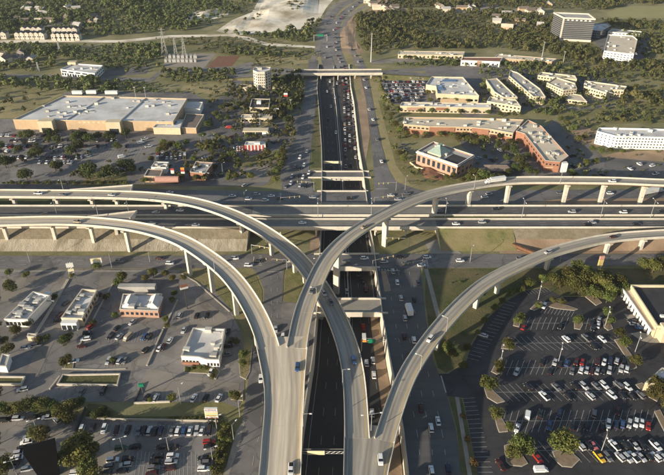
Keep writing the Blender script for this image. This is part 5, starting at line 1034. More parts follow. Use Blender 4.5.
# ------------------------------------------------------------------ vehicles
def loft(mb, st, i=0):
    V = []
    for x, hw, z0, z1 in st: V += [(x, -hw, z0), (x, -hw * 1.02, z0 + (z1 - z0) * .6), (x, -hw * .88, z1), (x, hw * .88, z1), (x, hw * 1.02, z0 + (z1 - z0) * .6), (x, hw, z0)]
    Fc = [(a * 6 + j, a * 6 + (j + 1) % 6, (a + 1) * 6 + (j + 1) % 6, (a + 1) * 6 + j) for a in range(len(st) - 1) for j in range(6)]
    Fc += [tuple(range(6))[::-1], tuple(range((len(st) - 1) * 6, len(st) * 6))]; mb.add(V, Fc, i)
def frustum(mb, x0, x1, hw, z0, X0, X1, HW, z1, i=0, top=True):
    V = [(x0, -hw, z0), (x1, -hw, z0), (x1, hw, z0), (x0, hw, z0), (X0, -HW, z1), (X1, -HW, z1), (X1, HW, z1), (X0, HW, z1)]
    mb.add(V, [(0, 1, 5, 4), (1, 2, 6, 5), (2, 3, 7, 6), (3, 0, 4, 7)] + ([(4, 5, 6, 7)] if top else []), i)
def wheels_at(xs, y, r=.33): return [(x, s * y, r) for x in xs for s in (-1, 1)]
KIND = {}
def wheel_mesh(r, wd=.22):
    mb = MB(); mb.tube((0, -wd / 2, 0), (0, wd / 2, 0), r, n=12); mb.tube((0, -wd / 2 - .01, 0), (0, wd / 2 + .01, 0), r * .55, n=8, i=1); return mb.mesh('wheel', ['tyre', 'metal'])
WH = {.33: wheel_mesh(.33), .38: wheel_mesh(.38), .5: wheel_mesh(.5, .28)}
def lights(mb, xf, xr, hw, zf, zr):
    for s in (-1, 1): mb.box((xf, s * hw * .72, zf), (.08, .36, .14), i=1); mb.box((xr, s * hw * .76, zr), (.08, .3, .16), i=2)
def kind(name, body, glass, wl, r=.33): KIND[name] = (body.mesh('body', ['paint_white', 'lamp_clear', 'lamp_red', 'tyre']), glass.mesh('window_glass', ['car_glass']), wl, r)
b_ = MB(); loft(b_, [(-2.33, .74, .42, .78), (-2.2, .86, .26, .93), (-1.4, .9, .22, .98), (0, .91, .22, .95), (1.1, .9, .22, .92), (2.05, .85, .25, .78), (2.32, .72, .34, .62)])
frustum(b_, -1.2, .42, .63, 1.405, -1.12, .30, .57, 1.45); lights(b_, 2.28, -2.32, .8, .64, .78); g_ = MB(); frustum(g_, -1.85, 1.12, .80, .93, -1.2, .40, .62, 1.42); kind('sedan', b_, g_, wheels_at((-1.4, 1.42), .8))
b_ = MB(); loft(b_, [(-2.3, .8, .45, .95), (-2.2, .9, .32, 1.08), (-1.4, .93, .28, 1.1), (0, .94, .28, 1.06), (1.1, .93, .28, 1.04), (2.0, .88, .3, .92), (2.3, .76, .42, .74)])
frustum(b_, -1.95, .42, .70, 1.68, -1.85, .32, .64, 1.75); lights(b_, 2.26, -2.28, .84, .74, .92); g_ = MB(); frustum(g_, -2.2, 1.08, .86, 1.05, -1.98, .42, .69, 1.70); kind('SUV', b_, g_, wheels_at((-1.4, 1.45), .83, .38), .38)
b_ = MB(); loft(b_, [(-2.7, .88, .5, 1.05), (-2.6, .93, .4, 1.1), (-.6, .95, .38, 1.1), (1.2, .95, .38, 1.1), (2.3, .92, .4, 1.02), (2.65, .82, .46, .85)])
frustum(b_, -.55, .85, .70, 1.74, -.48, .76, .64, 1.80); b_.box((-1.65, 0, 1.10), (1.85, 1.5, .06), i=3); lights(b_, 2.6, -2.7, .88, .82, .92); g_ = MB(); frustum(g_, -.75, 1.45, .86, 1.08, -.58, .82, .69, 1.76); kind('pickup', b_, g_, wheels_at((-1.75, 1.75), .86, .38), .38)
b_ = MB(); loft(b_, [(-2.6, .9, .35, 1.95), (-2.5, .97, .32, 2.1), (1.1, .97, .32, 2.1), (1.7, .95, .32, 1.7), (2.1, .93, .35, 1.15), (2.6, .84, .4, .85)]); lights(b_, 2.55, -2.62, .9, .75, 1.0)
g_ = MB(); frustum(g_, -2.3, 1.3, .99, 1.25, -2.2, 1.1, .92, 1.85, top=False); g_.add([(1.2, -.8, 2.05), (1.2, .8, 2.05), (2.1, .86, 1.22), (2.1, -.86, 1.22)], [(0, 3, 2, 1)]); kind('van', b_, g_, wheels_at((-1.7, 1.7), .86, .38), .38)
ONE = {}
for k, (bm, gm, wl, r) in list(KIND.items()):                       # far vehicles: the same car joined into one mesh
    mb = MB(); 
    mb.V = [v.co.copy() for v in bm.vertices]; mb.F = [tuple(p.vertices) for p in bm.polygons]; mb.I = [p.material_index for p in bm.polygons]
    mb.add([v.co for v in gm.vertices], [tuple(p.vertices) for p in gm.polygons], 4)
    for (x, y, z) in wl: mb.tube((x, y - .1, z), (x, y + .1, z), r, n=8, i=3)
    ONE[k] = mb.mesh('car', ['paint_white', 'lamp_clear', 'lamp_red', 'tyre', 'car_glass'])
CARS = []
def car(px, py, ang, colr, kd, zone, z=None, group=None, q=None):
    CARS.append((px, py, ang, colr, kd, zone, z, group, q))
def place_cars():
    n = 0; rest = MB(); restm = {}
    order = sorted(CARS, key=lambda c: -c[1])
    for (px, py, ang, colr, kd, zone, z, group, q) in order:
        if q is None: q = P(px, py, (z if z is not None else .09)); 
        lab = '%s %s %s' % (colr, kd, zone)
        if n < 300:
            n += 1; bm, gm, wl, r = KIND[kd]; nm = {'sedan': 'car', 'SUV': 'car', 'pickup': 'pickup_truck', 'van': 'van'}[kd]; cat = {'sedan': 'car', 'SUV': 'car', 'pickup': 'pickup truck', 'van': 'van'}[kd]
            if py > 235:
                t = thing(nm, lab, cat, q, ang, group, (.94, .94, .94)); bo = link('body', bm, t); bo.material_slots[0].link = 'OBJECT'; bo.material_slots[0].material = M['paint_' + colr]
                link('window_glass', gm, t)
                for (x, y, zz) in wl: link('wheel', WH[r], t, (x, y, zz))
            else:
                t = link(nm, ONE[kd], None, q, ang, (.94, .94, .94)); t.material_slots[0].link = 'OBJECT'; t.material_slots[0].material = M['paint_' + colr]; tag(t, lab, cat, group)
        else:
            me = ONE[kd]; cs, sn = math.cos(ang), math.sin(ang); mi = restm.setdefault(colr, 4 + len(restm))
            rest.add([(q.x + v.co.x * cs - v.co.y * sn, q.y + v.co.x * sn + v.co.y * cs, q.z + v.co.z) for v in me.vertices], [])
            off = len(rest.V) - len(me.vertices)
            for p in me.polygons:
                rest.F.append(tuple(v + off for v in p.vertices)); k = p.material_index; rest.I.append(mi if k == 0 else {1: 0, 2: 1, 3: 2, 4: 3}[k])
    if rest.V:
        o = rest.build('distant_cars', ['lamp_clear', 'lamp_red', 'tyre', 'car_glass'] + ['paint_' + k for k in sorted(restm, key=lambda c: restm[c])]); o['kind'] = 'stuff'; o['label'] = 'mass of tiny distant cars in the far car parks and motorway queues'; o['category'] = 'cars'
cr_ = random.Random(11)
COLS = ['white'] * 6 + ['silver'] * 6 + ['grey'] * 3 + ['black'] * 5 + ['red', 'dark red', 'dark blue', 'black', 'tan', 'grey']
KD = ['sedan'] * 5 + ['SUV'] * 4 + ['pickup'] * 2 + ['van']
W90 = R(90)
def pang(a, b): u, v = P(*a), P(*b); return math.atan2(v.y - u.y, v.x - u.x)
def row(lst, ang, zone, group=None):
    for e in lst:
        k = e[3] if len(e) > 3 else cr_.choice(['sedan', 'sedan', 'SUV']); a = ang + cr_.uniform(-.05, .05) + (math.pi if cr_.random() < .5 else 0); car(e[0], e[1], a, e[2], k, zone, None, group)
# dark car park rows
aE = pang((503, 421.5), (506, 411)); aD = pang((496, 392.5), (488, 384)); aC = pang((504, 368), (507, 360.5)); aB = pang((514, 343.5), (508, 337)); aA = pang((527, 323.5), (530, 317.5)); aF = pang((530, 451), (522, 441))
row([(598, 326, 'white'), (599, 320.5, 'silver'), (592, 324, 'black'), (593, 329, 'black'), (560, 327, 'black')], aA, 'in the short top row of the dark car park', 'cars in the dark car park')
row([(566, 340, 'white', 'SUV'), (602, 340, 'white'), (586, 339, 'grey', 'pickup'), (594, 347.5, 'black')], aB, 'in the slanted second row of the dark car park', 'cars in the dark car park')
row([(516.5, 373, 'silver'), (560, 365, 'black'), (566.5, 364, 'blue'), (576, 363, 'dark red'), (582, 363, 'red'), (581, 371, 'white', 'SUV'), (586.5, 371, 'silver'), (591.5, 372, 'dark red'), (597.5, 363, 'dark red'), (597, 372, 'silver'), (603, 372, 'black'), (610, 362, 'dark blue', 'SUV'), (609, 371.5, 'silver', 'SUV'), (616.5, 362, 'silver', 'SUV'), (621, 370, 'silver'), (626.5, 370, 'white', 'SUV'), (624, 362, 'black'), (550, 372, 'black'), (572, 372, 'grey'), (542, 363, 'black'), (555, 363, 'silver'), (604, 363, 'white')], aC, 'in the straight third row of the dark car park', 'cars in the dark car park')
row([(544, 397, 'white', 'pickup'), (583.5, 387, 'silver', 'SUV'), (596, 387, 'grey'), (603.5, 386, 'white'), (611.5, 396, 'white', 'SUV'), (618, 386, 'grey', 'SUV'), (627, 388, 'white', 'SUV'), (622, 396, 'black'), (640, 396, 'grey'), (632, 397, 'black'), (528, 388, 'black'), (556, 388, 'grey'), (568, 397, 'black'), (575, 387, 'black'), (590, 397, 'silver')], aD, 'in the slanted fourth row of the dark car park', 'cars in the dark car park')
row([(527.5, 416, 'white', 'van'), (517, 429, 'white'), (549, 427, 'blue'), (559, 415, 'dark blue'), (608, 425, 'white', 'SUV'), (616, 426, 'dark blue'), (617.5, 412, 'dark red'), (622, 425, 'blue', 'SUV'), (635.5, 424, 'white', 'SUV'), (641.5, 424, 'white'), (648, 427, 'red'), (602, 427, 'black'), (586, 427, 'black'), (572, 427, 'black'), (594, 415, 'grey'), (629, 425, 'silver'), (540, 415, 'black')], aE, 'in the fifth row of the dark car park', 'cars in the dark car park')
row([(580.5, 447, 'silver', 'SUV'), (593, 446.5, 'pink'), (599, 458, 'yellow', 'pickup'), (607, 458, 'grey', 'SUV'), (614, 446.5, 'white', 'pickup'), (619.5, 458, 'silver'), (627, 459, 'silver', 'SUV'), (633, 458, 'white', 'pickup'), (640.5, 458, 'silver'), (634, 446.5, 'silver', 'pickup'), (626, 446.5, 'black'), (642, 446.5, 'black'), (648, 457, 'black'), (655, 446.5, 'white', 'pickup'), (655.5, 458, 'white', 'SUV'), (661.5, 457, 'silver'), (588, 447, 'black'), (537, 459, 'red', 'pickup')], aF, 'in the lowest slanted row of the dark car park', 'cars in the dark car park')
row([(500.5, 466, 'dark red', 'pickup')], aF, 'driving beside the tan island of the dark car park')
row([(540.5, 471, 'white', 'van')], .02, 'passing below the lowest row of the dark car park')
row([(483, 336, 'silver')], pang((478, 338), (489, 341)), 'parked in the slanting edge stalls beside the narrow flyover')
row([(523.5, 328, 'red')], aA, 'beside the first kerbed island of the dark car park')
row([(544, 307, 'white')], pang((544, 306), (541, 313)), 'in the top stalls below the tree clump')
row([(632, 309, 'silver'), (634, 325, 'silver'), (639, 328, 'blue'), (632, 322, 'black')], pang((620, 310), (630, 311)), 'parked at the arcade of the right edge store')
# lower left lot
row([(81.7, 431, 'white'), (92.6, 430, 'black', 'SUV'), (104.4, 430, 'white', 'SUV'), (116.7, 431, 'dark red'), (128, 431, 'black'), (139, 431.5, 'grey'), (149.6, 432, 'silver', 'SUV'), (161, 431.5, 'dark blue'), (172, 432, 'grey'), (178, 432, 'white', 'SUV'), (184, 432, 'blue'), (190, 432, 'white'), (197, 432, 'silver', 'SUV'), (202, 432, 'white'), (209, 432, 'black', 'SUV'), (144, 431.5, 'black'), (155, 432, 'black')], W90, 'in the top row of the lower left lot', 'cars in the lower left lot')
row([(173, 457, 'white', 'SUV'), (171.5, 463, 'silver'), (170, 469, 'dark red'), (158, 457, 'black'), (156, 463, 'black', 'SUV'), (154, 469, 'grey'), (152, 475, 'dark red'), (162, 448, 'black'), (174, 448, 'black', 'SUV')], .06, 'in the middle double column of the lower left lot', 'cars in the lower left lot')
row([(204, 459, 'black'), (204, 464, 'grey', 'SUV'), (204, 470, 'white', 'SUV'), (209, 443, 'red'), (210, 447.5, 'black')], .04, 'in the right column of the lower left lot', 'cars in the lower left lot')
row([(128.5, 460, 'black', 'SUV'), (126, 466, 'silver'), (123, 472, 'black'), (113, 461, 'white', 'SUV'), (108, 468, 'grey', 'SUV'), (121, 449, 'green', 'SUV'), (135, 448, 'black', 'SUV'), (76.6, 474, 'white', 'SUV'), (106, 474, 'black')], .1, 'near the sandy patch of the lower left lot', 'cars in the lower left lot')
row([(29.5, 438, 'white', 'SUV'), (27, 443, 'white'), (23.6, 449, 'black'), (20, 454, 'silver'), (17, 459, 'white'), (14, 464, 'black'), (28, 470, 'silver'), (9, 470, 'grey')], .22, 'in the far left column of the lower left lot', 'cars in the lower left lot')
row([(6, 421, 'black'), (18.5, 419.5, 'silver'), (34.5, 418.5, 'black', 'pickup'), (49, 418.5, 'white', 'pickup')], .12, 'along the left hedge strip', 'cars along the left hedge strip')
row([(57, 421, 'silver')], R(-38), 'angled at the right end of the left hedge strip')
# middle left lots
row([(91, 327.5, 'red', 'SUV'), (60, 315.5, 'dark red'), (98, 297, 'dark red'), (96, 305, 'grey'), (66, 304, 'dark blue')], R(62), 'beside the cream fronted strip shop', 'cars beside the strip shop')
row([(86, 340, 'white', 'SUV'), (82, 347, 'dark red'), (88, 334, 'black', 'SUV'), (58, 321, 'black')], R(12), 'below the cream fronted strip shop', 'cars below the strip shop')
row([(111, 337, 'black', 'SUV'), (119.5, 337.5, 'silver'), (128, 338.5, 'tan', 'van'), (132.6, 323, 'silver'), (144.6, 338, 'blue', 'SUV'), (149, 338, 'black', 'SUV'), (146, 351, 'black'), (117, 329, 'black')], R(70), 'in the lot below the gabled restaurant', 'cars below the gabled restaurant')
row([(25.6, 348.5, 'silver'), (37, 346, 'grey'), (23, 390.5, 'silver'), (74, 362, 'white')], R(15), 'in the empty lot below the left strip shop', 'cars in the empty left lot')
row([(109, 362, 'silver', 'SUV'), (120, 361.5, 'silver', 'SUV'), (125.5, 361, 'grey'), (114, 362, 'black'), (82, 393, 'grey'), (103.5, 392, 'black', 'SUV')], R(80), 'around the long planted bed', 'cars around the planted bed')
row([(147, 398.5, 'black'), (156, 399, 'silver', 'SUV'), (194, 399, 'white'), (219, 399, 'white'), (206, 399, 'black', 'SUV'), (160, 349, 'white'), (170, 341.5, 'white'), (163, 348, 'dark red')], R(78), 'in the lots left of the corner shop', 'cars left of the corner shop')
row([(180, 316, 'silver', 'SUV'), (197, 316.5, 'black', 'SUV'), (207, 316.5, 'black'), (184, 331, 'silver'), (228, 333, 'black'), (231, 341, 'black', 'SUV'), (211, 373, 'white')], R(85), 'behind the corner shop by the sunlit flyover', 'cars by the corner shop')
row([(228, 347, 'black'), (227, 355, 'grey')], R(10), 'parked right of the corner shop')
# driving on streets
def drive(lst, ang, zone):
    for e in lst: car(e[0], e[1], ang + cr_.uniform(-.04, .04), e[2], e[3] if len(e) > 3 else cr_.choice(['sedan', 'SUV']), zone)
drive([(261, 380, 'white', 'SUV'), (276, 330, 'silver'), (283, 338, 'white')], R(-86), 'driving on the left service road beside the sunlit flyover')
drive([(431, 429, 'white', 'SUV'), (438, 422, 'white'), (431.5, 472, 'white', 'SUV'), (421, 409, 'dark red'), (414, 341, 'white', 'SUV'), (405, 319, 'silver', 'SUV'), (401, 299, 'silver'), (397.4, 283, 'white'), (404, 337, 'dark red'), (393, 272, 'silver'), (414, 300, 'black'), (418, 283, 'grey'), (411, 356, 'black', 'SUV'), (448, 470, 'dark blue')], W90, 'driving on the right service road')
drive([(235, 259, 'white'), (248.6, 266, 'white', 'SUV'), (287, 262, 'silver'), (258, 262, 'black'), (170, 264, 'white'), (160, 259, 'dark red'), (120, 262, 'grey')], R(-2), 'on the left part of the near cross street')
drive([(364.5, 259, 'white', 'SUV'), (346, 262, 'grey')], R(2), 'crossing the near cross street bridge')
drive([(384, 262.5, 'silver'), (427, 258, 'white', 'SUV'), (421.5, 266, 'white'), (460, 261.5, 'white'), (400, 258, 'black'), (406, 264, 'grey'), (520, 259, 'grey')], R(2), 'on the right part of the near cross street')
drive([(232.6, 196.5, 'white'), (248.6, 199.5, 'white'), (265.5, 201, 'white', 'SUV'), (271.4, 196.5, 'white'), (312.7, 198, 'silver'), (350, 199, 'black'), (257, 195, 'silver'), (280, 199, 'grey'), (170, 193, 'white')], R(3), 'on the left part of the far cross street')
drive([(391, 196, 'white'), (398, 200, 'silver'), (407, 194, 'grey'), (413, 198, 'black'), (484.6, 197.5, 'white'), (489, 194.5, 'silver'), (560, 193.5, 'grey'), (610, 194, 'white')], R(3), 'on the right part of the far cross street')
drive([(290.8, 184, 'white', 'SUV'), (309, 173.5, 'white'), (303, 178, 'white', 'SUV'), (297, 177, 'black'), (286, 187, 'grey'), (300, 186, 'silver'), (305, 187, 'black'), (292, 177, 'silver'), (299, 169, 'black', 'SUV'), (304, 166, 'white'), (295, 167, 'grey'), (300, 158, 'white'), (307, 152, 'silver')], R(-100), 'queuing on the left service road beyond the crossing')
drive([(381.5, 162, 'white'), (369, 110, 'silver'), (373, 120, 'white'), (366, 88, 'white'), (377, 140, 'grey'), (364, 80, 'silver'), (371, 126, 'black')], R(100), 'on the right service road beyond the crossing')
# in the cut
def incut(lst, ang, zone):
    for e in lst:
        z = floor_z(P(e[0], e[1], -7).y) if len(e) < 5 else e[4]
        for _ in range(3): q = P(e[0], e[1], z); z = floor_z(q.y)
        car(e[0], e[1], ang, e[2], e[3] if len(e) > 3 and e[3] else cr_.choice(['sedan', 'SUV', 'sedan', 'pickup']), zone, z + .02, None)
incut([(364, 338, 'white', 'van'), (373, 361.5, 'white', 'SUV'), (366.6, 364, 'white', 'SUV'), (374, 376, 'white', 'SUV'), (372, 414, 'white', 'SUV'), (363, 328, 'red')], W90, 'in the sunken motorway between the two lower flyovers')
incut([(347, 292, 'silver'), (363, 282, 'black'), (358, 274, 'grey'), (366, 290, 'dark red')], W90, 'in the sunken motorway below the cross street bridges')
incut([(336, 133, 'white'), (331, 107, 'silver'), (335, 98, 'white'), (328, 120, 'black'), (333, 88, 'grey'), (337, 84, 'silver'), (327, 92, 'white'), (331, 168, 'black'), (330, 82, 'white')], -W90, 'coming down the left lanes of the motorway')
jam = []
for lane, (xa, xb) in enumerate(((343.5, 346.0), (347.3, 351.0), (351, 356.2))):
    y = 167 - lane * 1.5
    while y > 66:
        t = (167 - y) / 100.; x = xb + (xa - xb) * t - .2
        if y < 150 or cr_.random() < .5: jam.append((x - (1.0 if y < 90 else 0) * (90 - y) * .12, y + cr_.uniform(-.6, .6), cr_.choice(COLS)))
        y -= (4.4 if y > 120 else 3.3) * cr_.uniform(.85, 1.5)
incut(jam, W90, 'queuing in the right lanes of the motorway beyond the crossing')
for (x, y) in [(340, 62), (337.5, 56), (336, 50), (334.5, 44), (335.5, 38), (334, 34), (337, 28), (336.5, 23), (340, 19), (344.5, 14.5), (349, 11), (353, 7), (338.5, 59), (334, 48), (336.5, 42), (333.5, 30), (342, 17), (359, 3), (358, 62), (355, 56), (352, 50), (348, 44), (346, 36), (325, 58), (327, 47), (324.5, 36), (327, 24), (331, 17)]:
    car(x, y, W90, cr_.choice(COLS), cr_.choice(KD), 'on the far bend of the motorway')
# on the flyovers
def onramp(key, px, py, colr, kd, zone, flip=False):
    c, nn, wd, root = RAMPS[key]; i = min(range(len(c)), key=lambda k: (proj(c[k])[0] - px) ** 2 + (proj(c[k])[1] - py) ** 2); q = P(px, py, c[i].z + .03)
    d = c[min(i + 1, len(c) - 1)] - c[i - 1]; car(px, py, math.atan2(d.y, d.x) + (math.pi if flip else 0), colr, kd, zone, None, None, q)
hi, sw, nw, se = 'on the highest flyover', 'on the sunlit left flyover', 'on the flyover beneath the highest one', 'on the narrow right flyover'
onramp('NE', 312, 292, 'grey', 'SUV', hi); onramp('NE', 364.5, 227.5, 'tan', 'sedan', hi); onramp('NE', 612, 182, 'white', 'SUV', hi)
onramp('SW', 78, 222.5, 'tan', 'SUV', sw)
onramp('NW', 38.7, 194, 'white', 'pickup', nw); onramp('NW', 63, 195.4, 'grey', 'sedan', nw); onramp('NW', 112, 195.5, 'silver', 'sedan', nw); onramp('NW', 324, 294, 'silver', 'sedan', nw); onramp('NW', 353.6, 361.5, 'blue', 'SUV', nw); onramp('NW', 331, 303, 'grey', 'sedan', nw)
onramp('SE', 430, 340, 'white', 'SUV', se); onramp('SE', 613, 237.5, 'dark red', 'sedan', se); onramp('SE', 548, 253, 'silver', 'SUV', se)
car(297.5, 368.5, -W90, 'blue', 'SUV', 'on the joined sunlit deck', None, None, P(297.5, 368.5, 16.35)); car(291, 471, -W90, 'white', 'pickup', 'on the joined sunlit deck', None, None, P(291, 471, 12.7)); car(380.5, 461, -W90, 'white', 'SUV', 'on the joined deck at the bottom edge', None, None, P(380.5, 461, 10.55))
for (x, y, c_, k_) in [(571.7, 212.5, 'silver', 'SUV'), (623, 213, 'white', 'SUV'), (496, 209.5, 'black', 'sedan'), (156, 213, 'silver', 'sedan'), (44.6, 215, 'grey', 'SUV'), (440, 212, 'grey', 'sedan'), (662, 212, 'black', 'sedan'), (180, 211, 'white', 'sedan')]:
    car(x, y, math.pi, c_, k_, 'on the far carriageway of the raised highway', None, None, P(x, y, z6 + .06))
for (x, y, c_, k_) in [(592, 223.3, 'silver', 'SUV'), (636.5, 224.5, 'black', 'sedan'), (456, 224.5, 'white', 'sedan'), (482, 223, 'silver', 'SUV'), (302.5, 223.5, 'white', 'sedan'), (152, 224, 'silver', 'sedan'), (196, 225.5, 'white', 'sedan'), (588, 225, 'black', 'sedan')]:
    car(x, y, 0, c_, k_, 'on the near carriageway of the raised highway', None, None, P(x, y, z6 + .06))
# far car parks
for x, y, c_ in [(104, 150, 'white'), (107, 146, 'silver')]: pass
for (y, xs, yj) in ((135.5, (2, 60), 2), (141, (4, 118), 2), (147, (2, 132), 2), (152, (0, 90), 1), (158, (0, 84), 2), (163, (40, 75), 2)):
    x = xs[0]
    while x < xs[1]:
        if cr_.random() < .42: car(x, y + cr_.uniform(-.6, .6) * yj * .4, pang((60, 152), (63, 147)) + cr_.choice([0, math.pi]), cr_.choice(COLS), cr_.choice(KD), 'in the car park before the huge store', None, 'cars before the store')
        x += 2.4
for (x, y, c_, k_) in [(141, 143.5, 'white', 'van'), (145, 139.5, 'white', 'pickup'), (149, 147, 'white', 'pickup'), (122, 157.5, 'white', 'van'), (66, 161, 'tan', 'SUV'), (57, 158.5, 'white', 'SUV'), (187, 132.5, 'white', 'sedan'), (68, 148, 'white', 'SUV'), (88, 157, 'silver', 'SUV')]: car(x, y, .5, c_, k_, 'in the open lanes before the huge store', None, 'cars before the store')
for i in range(14): car(158 + (i % 7) * 4.5, 155 + (i // 7) * 3.4, pang((60, 152), (63, 147)), cr_.choice(COLS), cr_.choice(KD), 'in the rows above the tan hut', None, 'cars above the tan hut')
for (x, y) in [(216, 142), (222, 147), (231, 137), (218, 155), (222, 160), (214, 176), (233, 148), (275, 126), (276, 131), (268, 131), (280, 141), (273, 143), (270, 110), (275, 118), (278, 113), (236, 126), (229, 128), (262, 112), (246, 122), (227, 171), (205, 158), (222, 176), (245, 186)]: car(x, y, cr_.uniform(0, 3), cr_.choice(COLS), cr_.choice(KD), 'among the low shops left of the motorway', None, 'cars among the left shops')
for r_ in range(9):
    y = 76 + r_ * 3.1; x = 381 + r_ * 1.0
    while x < 424 - (r_ > 6) * 3:
        if cr_.random() < .82: car(x, y + cr_.uniform(-.2, .2), W90 + .25, cr_.choice(COLS), cr_.choice(KD), 'in the full car park left of the white roofed block', None, 'cars in the full car park')
        x += 2.0
for i in range(46):
    x, y = cr_.choice([(cr_.uniform(482, 494), cr_.uniform(86, 97)), (cr_.uniform(521, 533), cr_.uniform(98, 106)), (cr_.uniform(540, 560), cr_.uniform(88, 100)), (cr_.uniform(476, 512), cr_.uniform(140, 165)), (cr_.uniform(565, 588), cr_.uniform(150, 176)), (cr_.uniform(600, 660), cr_.uniform(164, 178)), (cr_.uniform(400, 412), cr_.uniform(142, 152)), (cr_.uniform(2, 30), cr_.uniform(57, 60)), (cr_.uniform(640, 650), cr_.uniform(38, 56))])
    car(x, y, cr_.choice([.4, 1.9]), cr_.choice(COLS), cr_.choice(KD), 'parked around the offices on the right' if x > 100 else 'parked in the far left woods', None, 'cars around the offices')
place_cars()
# lorries
def wheels_of(t, pts, r=.5):
    for p in pts: link('wheel', WH[r], t, p)
def box_truck(q, ang, label):
    t = thing('box_truck', label, 'truck', q, ang); b = MB(); loft(b, [(2.3, 1.1, .6, 2.6), (3.4, 1.1, .55, 2.5), (3.9, 1.05, .55, 1.6), (4.4, 1.0, .6, 1.4)]); b.build('cab', 'white', t)
    MB().box((-.9, 0, 2.35), (6.2, 2.45, 2.7)).build('cargo_box', 'white', t); g = MB(); g.add([(3.42, -.95, 2.4), (3.42, .95, 2.4), (3.93, .92, 1.66), (3.93, -.92, 1.66)], [(0, 3, 2, 1)]); g.build('windscreen', 'car_glass', t)
    MB().box((0, 0, .75), (7.6, 1.1, .3)).build('chassis', 'metal_dark', t); wheels_of(t, [(x, s * .95, .5) for x in (-2.6, 3.2) for s in (-1, 1)])
def semi(q, ang, label, tm='white'):
    t = thing('tractor_trailer', label, 'truck', q, ang); b = MB(); loft(b, [(4.6, 1.15, .8, 3.5), (6.2, 1.15, .7, 3.5), (6.7, 1.15, .7, 2.6), (7.1, 1.1, .7, 1.8), (8.3, 1.0, .7, 1.6)]); b.build('cab', 'white', t)
    MB().box((-2.2, 0, 2.6), (12.6, 2.55, 2.9)).build('trailer', tm, t); MB().box((0, 0, .95), (13, 1.0, .35)).build('chassis', 'metal_dark', t)
    g = MB(); g.add([(6.24, -1, 3.35), (6.24, 1, 3.35), (6.74, 1, 2.62), (6.74, -1, 2.62)], [(0, 3, 2, 1)]); g.build('windscreen', 'car_glass', t); wheels_of(t, [(x, s * 1.05, .5) for x in (-7, -5.8, 4.2, 5.2, 7.4) for s in (-1, 1)])
q = P(408.8, 312, .1); box_truck(q, R(96), 'white box truck on the right service road beside the turnaround bridge')
c, nn, wd, root = RAMPS['NE']; i = min(range(len(c)), key=lambda k: abs(proj(c[k])[0] - 495)); d = c[i - 2] - c[i + 2]
semi(c[i] + Vector((0, 0, .03)), math.atan2(-d.y, -d.x), 'white tractor trailer on the highest flyover behind the brick building'); REG[-1].scale = (.76, .86, .82)
semi(P(652, 193.5, .1), R(20), 'long pale trailer truck parked behind the highest flyover at right')

# ------------------------------------------------------------------ lamps, masts, gantries, signs
def pole_mesh(hh, r0, r1): return MB().tube((0, 0, 0), (0, 0, hh), r0, r1, 8).mesh('pole', 'metal')
PM = {}
def lamp(px, py, hh, label, group, rz=0.0, double=True, z=0.0, arm=1.6, q=None):
    q = q or P(px, py, z); t = thing('street_lamp', label, 'lamp', q, rz, group)
    if hh not in PM: PM[hh] = pole_mesh(hh, .16, .09)
    link('pole', PM[hh], t)
    if 'a%s' % arm not in PM: PM['a%s' % arm] = MB().tube((0, 0, 0), (arm, 0, .25), .07, .05, 6).mesh('arm', 'metal'); PM['h'] = MB().box((0, 0, 0), (.9, .5, .18), taper=.7).mesh('lamp_head', 'white')
    for s in ((0, math.pi) if double else (0,)):
        a = link('arm', PM['a%s' % arm], t, (0, 0, hh - .2), s); link('lamp_head', PM['h'], a, (arm + .3, 0, .25))
g1 = 'twin lamps in the lower left lot'
for (x, y) in [(38.4, 434), (17, 475), (123.5, 452), (169, 451.5), (213, 462), (217, 430)]: lamp(x, y, 7.5, 'twin headed lamp post in the lower left lot', g1, R(20))
for (x, y) in [(601, 452), (605, 326), (558, 363), (635, 352), (538, 300), (500, 365), (512, 447)]: lamp(x, y, 9.5, 'twin headed lamp post in the dark car park', 'twin lamps in the dark car park', R(70))
for (x, y) in [(181, 404), (240, 417), (234, 442), (223, 176), (202, 148), (213, 147), (112, 268), (245, 205), (30, 262), (150, 262), (405, 190), (470, 262), (560, 262)]: lamp(x, y, 9, 'single armed street lamp beside a left side street' if x < 300 else 'single armed street lamp beside a right side street', 'street lamps', R(60), False, arm=2.2)
for x in (58, 130, 318, 371, 445, 521.5, 600, 650):
    q = Vector((P(x, 217.5, z6).x, (WB[0] + EB[1]) / 2, z6 - 1.5)); lamp(0, 0, 12.5, 'twin armed lamp in the median of the raised highway', 'median lamps on the raised highway', R(90), True, arm=2.5, q=q)
def ramp_lamp(key, px, py, side, lab):
    c, nn, wd, root = RAMPS[key]; i = min(range(len(c)), key=lambda k: (proj(c[k])[0] - px) ** 2 + (proj(c[k])[1] - py) ** 2); q = c[i] + nn[i] * side * (wd / 2 + .15); q.z = c[i].z + .1
    lamp(0, 0, 8, 'lamp on the parapet of %s' % lab, 'flyover lamps', math.atan2(-nn[i].y * side, -nn[i].x * side), False, arm=2.0, q=q)
for k, x, y, s, l in [('NW', 311, 272, 1, 'the flyover beneath the highest one'), ('NW', 345, 385, -1, 'the flyover beneath the highest one'), ('NW', 60, 194, 1, 'the flyover beneath the highest one'), ('SE', 412, 366, 1, 'the narrow right flyover'), ('SE', 440, 330, 1, 'the narrow right flyover'), ('SW', 224, 272, -1, 'the sunlit left flyover'), ('SW', 95, 222, 1, 'the sunlit left flyover'), ('NE', 310, 300, 1, 'the highest flyover'), ('NE', 560, 180, 1, 'the highest flyover'), ('NE', 470, 187, 1, 'the highest flyover')]: ramp_lamp(k, x, y, s, l)
lamp(0, 0, 8, 'lamp on the right parapet of the joined sunlit deck', 'flyover lamps', 0, False, arm=2.4, q=Vector((P(303.2, 428, 14).x, P(303.2, 428, 14).y, 13.0)))
for s, x in ((-1, 369.8), (1, 371.8)): pass
